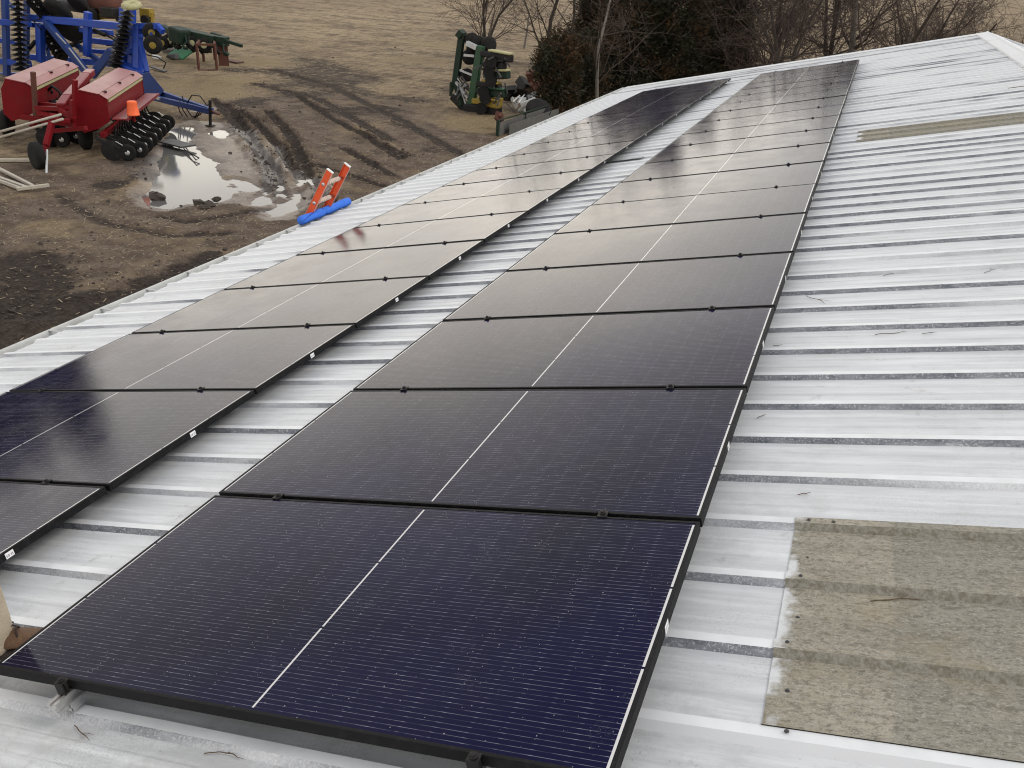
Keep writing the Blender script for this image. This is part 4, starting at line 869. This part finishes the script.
# ------------------------------------------------------------------ trees
BARK = paint('grey_brown_bark', (.050,.038,.031), .9, 0, .4, (.085,.07,.06), 5, .5)
BARKL = paint('pale_grey_bark', (.17,.15,.13), .9, 0, .4, (.10,.085,.07), 6, .5)
TWG = paint('bare_twigs', (.062,.044,.037), .9, 0, .3, (.11,.085,.07), 2)
def bare_tree(seed, h, r0, stems, lean, dens, spread, bark, label):
    rnd = random.Random(seed); T = MB(); K = MB(); tips = 0
    def limb(mb, p, d, Ln, r, lvl):
        n = 5 if lvl < 2 else 4 if lvl == 2 else 3; pts = [p]; d = d.normalized(); q = p.copy(); dirs = []
        for i in range(n):
            d = (d + Vector((rnd.gauss(0, .17), rnd.gauss(0, .17), rnd.gauss(.03, .10)))).normalized(); q = q + d * Ln / n; pts.append(q.copy()); dirs.append(d)
        mb.tube(pts, [r * (1 - .72 * i / n) for i in range(n + 1)], 6 if lvl < 1 else 4 if lvl < 2 else 3, False)
        if lvl >= 3: return
        nb = max(2, int((dens[lvl]) * (1 if lvl else 1)))
        for k in range(nb):
            f = rnd.uniform(.10 if lvl == 0 else .10, 1.) ; i = min(n - 1, int(f * n)); b = pts[i].lerp(pts[i+1], f * n - i); t = dirs[i]
            s = t.orthogonal().normalized(); s.rotate(Matrix.Rotation(rnd.uniform(0, 6.283), 3, t)); a = rnd.uniform(.45, .95) * spread
            nd = t * math.cos(a) + s * math.sin(a); nl = Ln * rnd.uniform(.34, .62) * (1.15 - .5 * f if lvl == 0 else 1); nr = max(.0095, r * (1 - .72 * f) * rnd.uniform(.30, .52))
            limb(K, b, nd, nl, nr, lvl + 1)
    for s_ in range(stems):
        a = rnd.uniform(0, 6.28); d = Vector((lean[0] + (.16 * math.cos(a) if stems > 1 else 0), lean[1] + (.16 * math.sin(a) if stems > 1 else 0), 1)); limb(T, Vector((.15 * math.cos(a) * (stems > 1), .15 * math.sin(a) * (stems > 1), -.1)), d, h * rnd.uniform(.85, 1), r0 * rnd.uniform(.75, 1), 0)
    root = empty('bare_tree', (0, 0, GZ), label, 'tree', 'bare leafless trees beyond the barn')
    T.build('trunk', bark, root, True, local=True); K.build('crown', TWG, root, local=True); return root
t1 = bare_tree(1, 7.6, .11, 3, (.05, 0), (10, 7, 5), 1.1, BARK, 'slim bare tree with several stems standing right behind the planter')
t2 = bare_tree(2, 8.5, .15, 2, (.02, 0), (12, 7, 6), 1.1, BARK, 'twin stemmed bare tree at the left edge of the dark cedars')
t3 = bare_tree(3, 7.6, .105, 1, (.13, .02), (14, 7, 6), 1.2, BARKL, 'single slender pale grey bare tree in front of the dark cedars')
t4 = bare_tree(4, 7.2, .14, 3, (-.05, 0), (13, 9, 7), 1.35, BARK, 'x'); t5 = bare_tree(5, 7.4, .21, 1, (.42, 0), (16, 9, 7), 1.25, BARK, 'x'); t6 = bare_tree(6, 8.2, .26, 1, (.02, 0), (17, 9, 7), 1.3, BARKL, 'x')
def put(o, px, py, Y): p = AY(px, py, Y); o.location = (p.x, p.y, GZ); return o
p = G(480, 60); t1.location = (p.x, p.y, GZ); p = G(551, 74); t2.location = (p.x, p.y, GZ); put(t3, 598, 100, 38.5)
put(t4, 765, 60, 50)['label'] = 'bushy multi stemmed bare tree just right of the dark cedars'
put(t5, 868, 45, 47)['label'] = 'dark bare tree whose thick trunk leans right above the far gable'
t6.scale = (1.15,)*3; put(t6, 856, 40, 53)['label'] = 'thick grey trunked bare tree behind the middle of the far gable'
for src, px, Y, rz, sc, lab in ((t4, 800, 46, 1.9, 1.1, 'dense bare tree with tangled twigs, second right of the cedars'), (t4, 830, 57, 3.6, 1.25, 'bare tree with many fine twigs left of the thick grey trunk'),
        (t4, 905, 50, 5.0, .92, 'spreading bare tree right of the leaning dark trunk'), (t5, 935, 55, .25, .80, 'bare tree with branches reaching right over the ridge end'), (t4, 955, 64, 2.8, .72, 'low bare tree at the right end of the grove'), (t6, 745, 56, 4.0, .9, 'bare tree rising between the cedars and the bushy tree'),
        (t1, 1032, 44, 2.4, .60, 'small bare sapling beyond the ridge at the right picture edge'), (t3, 524, 62, 2., .9, 'small faint bare tree between planter and cedars'), (t2, 782, 66, 1.2, 1., 'far bare tree seen through the bushy ones by the cedars')):
    p = AY(px, 45, Y); copy_thing(src, (p.x, p.y, GZ), (0, 0, rz), (sc,) * 3, lab)
def leafmat(name, a, b_):
    m, nt, b = newmat(name); pos = nt.node('ShaderNodeNewGeometry').outputs['Position']
    P(nt, b, Base_Color=nt.mix(nt.ramp(nt.noise(pos, 1.6, 4, .7), .35, .65), a, b_), Roughness=.8, Specular_IOR_Level=.25); return m
CEDG = leafmat('cedar_green', (.013,.016,.008), (.038,.036,.018)); CEDB = leafmat('cedar_bronze', (.034,.020,.010), (.075,.042,.019)); CEDD = leafmat('cedar_dead', (.05,.042,.034), (.09,.075,.06))
def cedar(seed, h, rad_, nt_, label, base=.02):
    rnd = random.Random(seed); T = MB(); T.tube([(0,0,-.1), (.05,0,h*.4), (0,.05,h*.97)], [h*.022, h*.014, .02], 7); K = MB()
    for i in range(nt_):
        f = base + (1 - base) * (1 - math.sqrt(rnd.random())) if i % 3 else rnd.uniform(base, .98); a = rnd.uniform(0, 6.283)
        R_ = rad_ * ((1 - f) ** .62) * (.66 + .85 * noise.noise(Vector((math.cos(a) * 1.9, math.sin(a) * 1.9, f * 9 + seed)))) + .1
        k = rnd.uniform(.45, 1.05); c = Vector((math.cos(a) * R_ * k, math.sin(a) * R_ * k, f * h + (k - .6) * R_ * .35)); out = Vector((math.cos(a), math.sin(a), rnd.uniform(.1, .8))).normalized()
        K.mi = 1 if noise.noise(c * .8 + Vector((seed, 0, 0))) > .03 and rnd.random() < .8 else 2 if rnd.random() < .08 else 0
        if k > .85 and rnd.random() < .15: T.tube([(0, 0, max(.1, c.z - R_ * .4)), c * 1], [.035, .012], 3, False)
        for s in range(26):
            o = c + Vector((rnd.gauss(0, .20), rnd.gauss(0, .20), rnd.gauss(0, .16))); d = (out + Vector((rnd.gauss(0, .55), rnd.gauss(0, .55), rnd.gauss(0, .4)))).normalized() * rnd.uniform(.10, .30); sd_ = d.cross(Vector((rnd.gauss(0,1), rnd.gauss(0,1), rnd.gauss(0,1)))).normalized() * rnd.uniform(.02, .05)
            K.add([o - sd_, o + sd_, o + d], [(0,1,2)])
    root = empty('cedar_tree', (0, 0, GZ), label, 'tree', 'dark evergreen cedars beyond the barn'); T.build('trunk', BARK, root, True, local=True); K.build('crown', [CEDG, CEDB, CEDD], root, local=True); return root
c1 = cedar(1, 7.4, 2.6, 900, 'x'); c2 = cedar(2, 6.4, 2.4, 800, 'x'); c3 = cedar(3, 3.4, 1.5, 260, 'x', 0.)
put(c1, 672, 60, 46)['label'] = 'tall dark green cedar in the middle of the evergreen mass'
c2.scale = (.95, .95, .88); put(c2, 728, 55, 48)['label'] = 'bronze tinged cedar at the right end of the evergreen mass'
p = G(556, 112); c3.location = (p.x, p.y, GZ); c3['label'] = 'low bushy bronze cedar beside the white scrap metal'
for src, px, Y, rz, sc, lab in ((c2, 628, 45, 2.1, 1.28, 'dark cedar right of the slender pale grey trunk'), (c1, 590, 54, 4.2, .92, 'dark cedar at the left end of the evergreen mass'), (c1, 700, 52, 1.3, .86, 'tall cedar half hidden behind the middle evergreens'), (c2, 648, 54, 5.1, 1.0, 'cedar seen in the gap behind the two front evergreens')):
    p = AY(px, 60, Y); copy_thing(src, (p.x, p.y, GZ), (0, 0, rz), (sc,) * 3, lab)
for src, px, py, rz, sc, lab in ((c3, 582, 104, 2., .8, 'small low cedar shrub right under the slender pale trunk'), (c3, 545, 84, 4., .7, 'scrubby low cedar next to the red scrap')):
    p = G(px, py); copy_thing(src, (p.x, p.y, GZ), (0, 0, rz), (sc,) * 3, lab)
# windbreak west of the yard, mirrored in the near panels
for i, (az, dist, src, sc) in enumerate(((-54.6, 63, c1, 1.55), (-57.5, 64, c1, 1.45), (-59.5, 58, c2, 1.6), (-62.5, 60, c1, 1.5), (-66, 57, c2, 1.7), (-70, 60, c1, 1.5), (-75, 58, c2, 1.7))):
    copy_thing(src, (CAM.x + dist * math.sin(rad(az)), CAM.y + dist * math.cos(rad(az)), GZ), (0, 0, i * 1.7), (sc,) * 3, 'dark windbreak cedar west of the yard, mirrored in the near eave side panels')['group'] = 'windbreak cedars mirrored in the panels'

# ------------------------------------------------------------------ the worker standing between the rows (only a boot and trouser hem reach the picture)
SKIN = paint('skin', (.50,.29,.20), .5, 0, .1, (.4,.2,.15), 20, .05); KHAKI = paint('khaki_cloth', (.46,.39,.29), .85, 0, .25, (.33,.27,.19), 14, .5)
JACK = paint('brown_work_jacket', (.16,.10,.055), .9, 0, .3, (.1,.07,.04), 14, .4); LEA = paint('brown_leather', (.105,.052,.024), .55, 0, .5, (.20,.12,.06), 22, .35); LACE = paint('dark_laces', (.035,.022,.018), .8, 0, .2, (.06,.04,.03), 40)
YAWP = rad(-65); PFW = [rp(-.50, -.12, PAN + .001), rp(-.300, .145, PAN + .001)]      # ball of heel of right and left foot
pb = (PFW[0] + PFW[1]) / 2; RYP = Matrix.Rotation(YAWP, 3, 'Z'); PF = [pb + RYP.inverted() @ (q - pb) for q in PFW]
pr_ = empty('person', pb, 'person in khaki trousers and brown lace-up boots standing between the panel rows', 'person'); pr_.rotation_euler = (0, 0, YAWP)
def skinned(name, mat, chains, parent, sub=2):
    vs, es, rs, key = [], [], [], {}
    def vid(p, r):
        k = tuple(round(c, 4) for c in p)
        if k not in key: key[k] = len(vs); vs.append(Vector(p) - pb); rs.append(r)
        return key[k]
    for ch in chains:
        ids = [vid(p, r) for p, r in ch]; es += [e for e in zip(ids, ids[1:]) if e[0] != e[1]]
    me = bpy.data.meshes.new(name); me.from_pydata(vs, es, []); me.materials.append(mat)
    o = bpy.data.objects.new(name, me); COL.objects.link(o); o.parent = parent; ORG[o.name] = pb
    m = o.modifiers.new('skin', 'SKIN'); m.use_smooth_shade = True
    for i, d in enumerate(me.skin_vertices[0].data): d.radius = rs[i] if isinstance(rs[i], tuple) else (rs[i], rs[i]); d.use_root = i == 0
    q = o.modifiers.new('sub', 'SUBSURF'); q.levels = sub; q.render_levels = sub
    return o
V3 = lambda x, y, z: pb + Vector((x, y, z))
hip = [V3(.09, 0, .92), V3(-.09, 0, .92)]; ank = [PF[0] + Vector((-.0, .045, .10)), PF[1] + Vector((0, .045, .10))]
kne = [(hip[i] + ank[i]) / 2 + Vector((0, .05, .01)) for i in (0, 1)]
pel, wai, chs, nek, hd0, hd1, hd2 = V3(0,0,.97), V3(0,0,1.14), V3(0,.01,1.36), V3(0,.02,1.50), V3(0,.05,1.58), V3(0,.055,1.66), V3(0,.04,1.75)
sho = [V3(.19, 0, 1.43), V3(-.19, 0, 1.43)]; elb = [V3(.27, -.10, 1.16), V3(-.27, -.10, 1.16)]; wri = [V3(.29, -.06, .91), V3(-.29, -.06, .91)]
ch = [[(pel, .13), (wai, .125), (chs, (.15, .12)), (nek, .058), (hd0, .075), (hd1, .092), (hd2, .072)], [(hd0, .075), (V3(0, .155, 1.635), .018)]]
for i in (0, 1):
    ch += [[(pel, .13), (hip[i], .095), (kne[i], .06), (ank[i], .042), (ank[i] + Vector((0, .03, -.05)), .022)], [(chs, (.15, .12)), (sho[i], .062), (elb[i], .045), (wri[i], .030)]]
    d = (wri[i] - elb[i]).normalized(); sx_ = Vector((1, 0, 0)); palm = wri[i] + d * .07; ch.append([(wri[i], .030), (palm, (.032, .018))])
    for j, ln in enumerate((.066, .078, .084, .074)):
        b0 = palm + d * .025 + sx_ * (.030 - .020 * j); ch.append([(palm, (.032, .018)), (b0, .0095), (b0 + d * ln * .5 + Vector((0, 0, -.012)), .0085), (b0 + d * ln * .85 + Vector((0, 0, -.035)), .0075)])
    s_ = -1 if i == 0 else 1
    th = wri[i] + d * .03; ch.append([(wri[i], .030), (th + sx_ * s_ * .035, .011), (th + sx_ * s_ * .05 + d * .045 + Vector((0, 0, -.01)), .009)])
skinned('body', SKIN, ch, pr_)
ch = [[(pel + Vector((0,0,.06)), (.165, .14)), (pel, (.17, .15))]]
for i in (0, 1):
    m1 = hip[i].lerp(kne[i], .5); m2 = kne[i].lerp(ank[i], .5); ch.append([(pel, (.17, .15)), (hip[i], .125), (m1, .105), (kne[i], .088), (m2, .076), (ank[i] + Vector((0, -.005, .06)), .070), (ank[i] + Vector((0, -.01, -.045)), .074), (ank[i] + Vector((0, -.012, -.06)), .074)])
skinned('trousers', KHAKI, ch, pr_)
ch = [[(pel + Vector((0,0,.02)), (.19, .16)), (wai, (.18, .15)), (chs, (.20, .155)), (nek + Vector((0,-.01,-.04)), .085)]]
for i in (0, 1): ch.append([(chs, (.20, .155)), (sho[i], .088), (elb[i], .068), (wri[i].lerp(elb[i], .12), .05)])
skinned('jacket', JACK, ch, pr_)
mb = MB(); mb.lathe(hd1 + Vector((0, -.01, .015)), hd1 + Vector((0, -.05, 1)), [(0, .112), (.05, .110), (.09, .085), (.112, .03)], 20)
mb.hexa([hd1 + Vector(v) for v in ((-.075,.08,.018),(.075,.08,.018),(.055,.19,.0),(-.055,.19,.0),(-.075,.08,.026),(.075,.08,.026),(.055,.19,.008),(-.055,.19,.008))]); mb.build('cap', JACK, pr_, bevel=.003)
for p0, yaw in ((PF[0], -.12), (PF[1], .0)):
    Rm = RYP.inverted() @ Matrix.Rotation(-A, 3, 'Y') @ RYP @ Matrix.Rotation(yaw, 3, 'Z'); pl_ = lambda x, y, z: p0 + Rm @ Vector((x, y, z))
    sec = []                                          # y along the foot, half width, height
    for y, hw_, h_ in ((-.065, .022, .075), (-.058, .034, .115), (-.03, .040, .150), (.02, .042, .150), (.055, .043, .128), (.09, .045, .102), (.13, .050, .082), (.17, .052, .070), (.205, .046, .060), (.228, .032, .050), (.238, .014, .038)):
        n = 14; sec.append([pl_(hw_ * (1 + .06 * (math.sin(2*math.pi*k/n) < 0)) * math.cos(2*math.pi*k/n), y, .024 + max(0, (h_ - .024) * (.36 + .64 * math.sin(2*math.pi*k/n)) if math.sin(2*math.pi*k/n) > 0 else (h_ - .024) * .36 * (1 + math.sin(2*math.pi*k/n)))) for k in range(n)])
    mb = MB(); n = 14; mb.add([q for c in sec for q in c], [(i*n+j, i*n+(j+1) % n, (i+1)*n+(j+1) % n, (i+1)*n+j) for i in range(len(sec)-1) for j in range(n)] + [tuple(range(n-1, -1, -1)), tuple(range((len(sec)-1)*n, len(sec)*n))])
    bt = mb.build('boot', LEA, pr_, True); sb = bt.modifiers.new('sub', 'SUBSURF'); sb.levels = 1; sb.render_levels = 2
    mb = MB(); out = [(-.072, .0), (-.06, .034), (-.02, .042), (.05, .042), (.12, .053), (.17, .056), (.215, .046), (.246, .0)]
    ring = [(hw_, y) for y, hw_ in out] + [(-hw_, y) for y, hw_ in reversed(out[1:-1])]
    mb.prism([pl_(x, y, .0) for x, y in ring][::-1], [pl_(x * .97, y, .026) for x, y in ring][::-1]); mb.build('sole', LACE, bt)
    mb = MB()
    for k in range(6):
        y = .045 + k * .018; h_ = .137 - k * .0095; sg = 1 if k % 2 else -1
        mb.tube([pl_(-.026 * sg, y, h_ - .016), pl_(-.012 * sg, y + .004, h_ + .001), pl_(.010 * sg, y + .010, h_), pl_(.027 * sg, y + .016, h_ - .022)], .0035, 6)
    for sg in (-1, 1): mb.tube([pl_(0, .045, .142), pl_(.022 * sg, .04, .160), pl_(.034 * sg, .06, .150), pl_(.016 * sg, .06, .138), pl_(0, .048, .142)], .0032, 6); mb.tube([pl_(0, .048, .142), pl_(.014 * sg, .085, .125), pl_(.038 * sg, .115, .092)], .0032, 6)
    mb.build('laces', LACE, bt, True)
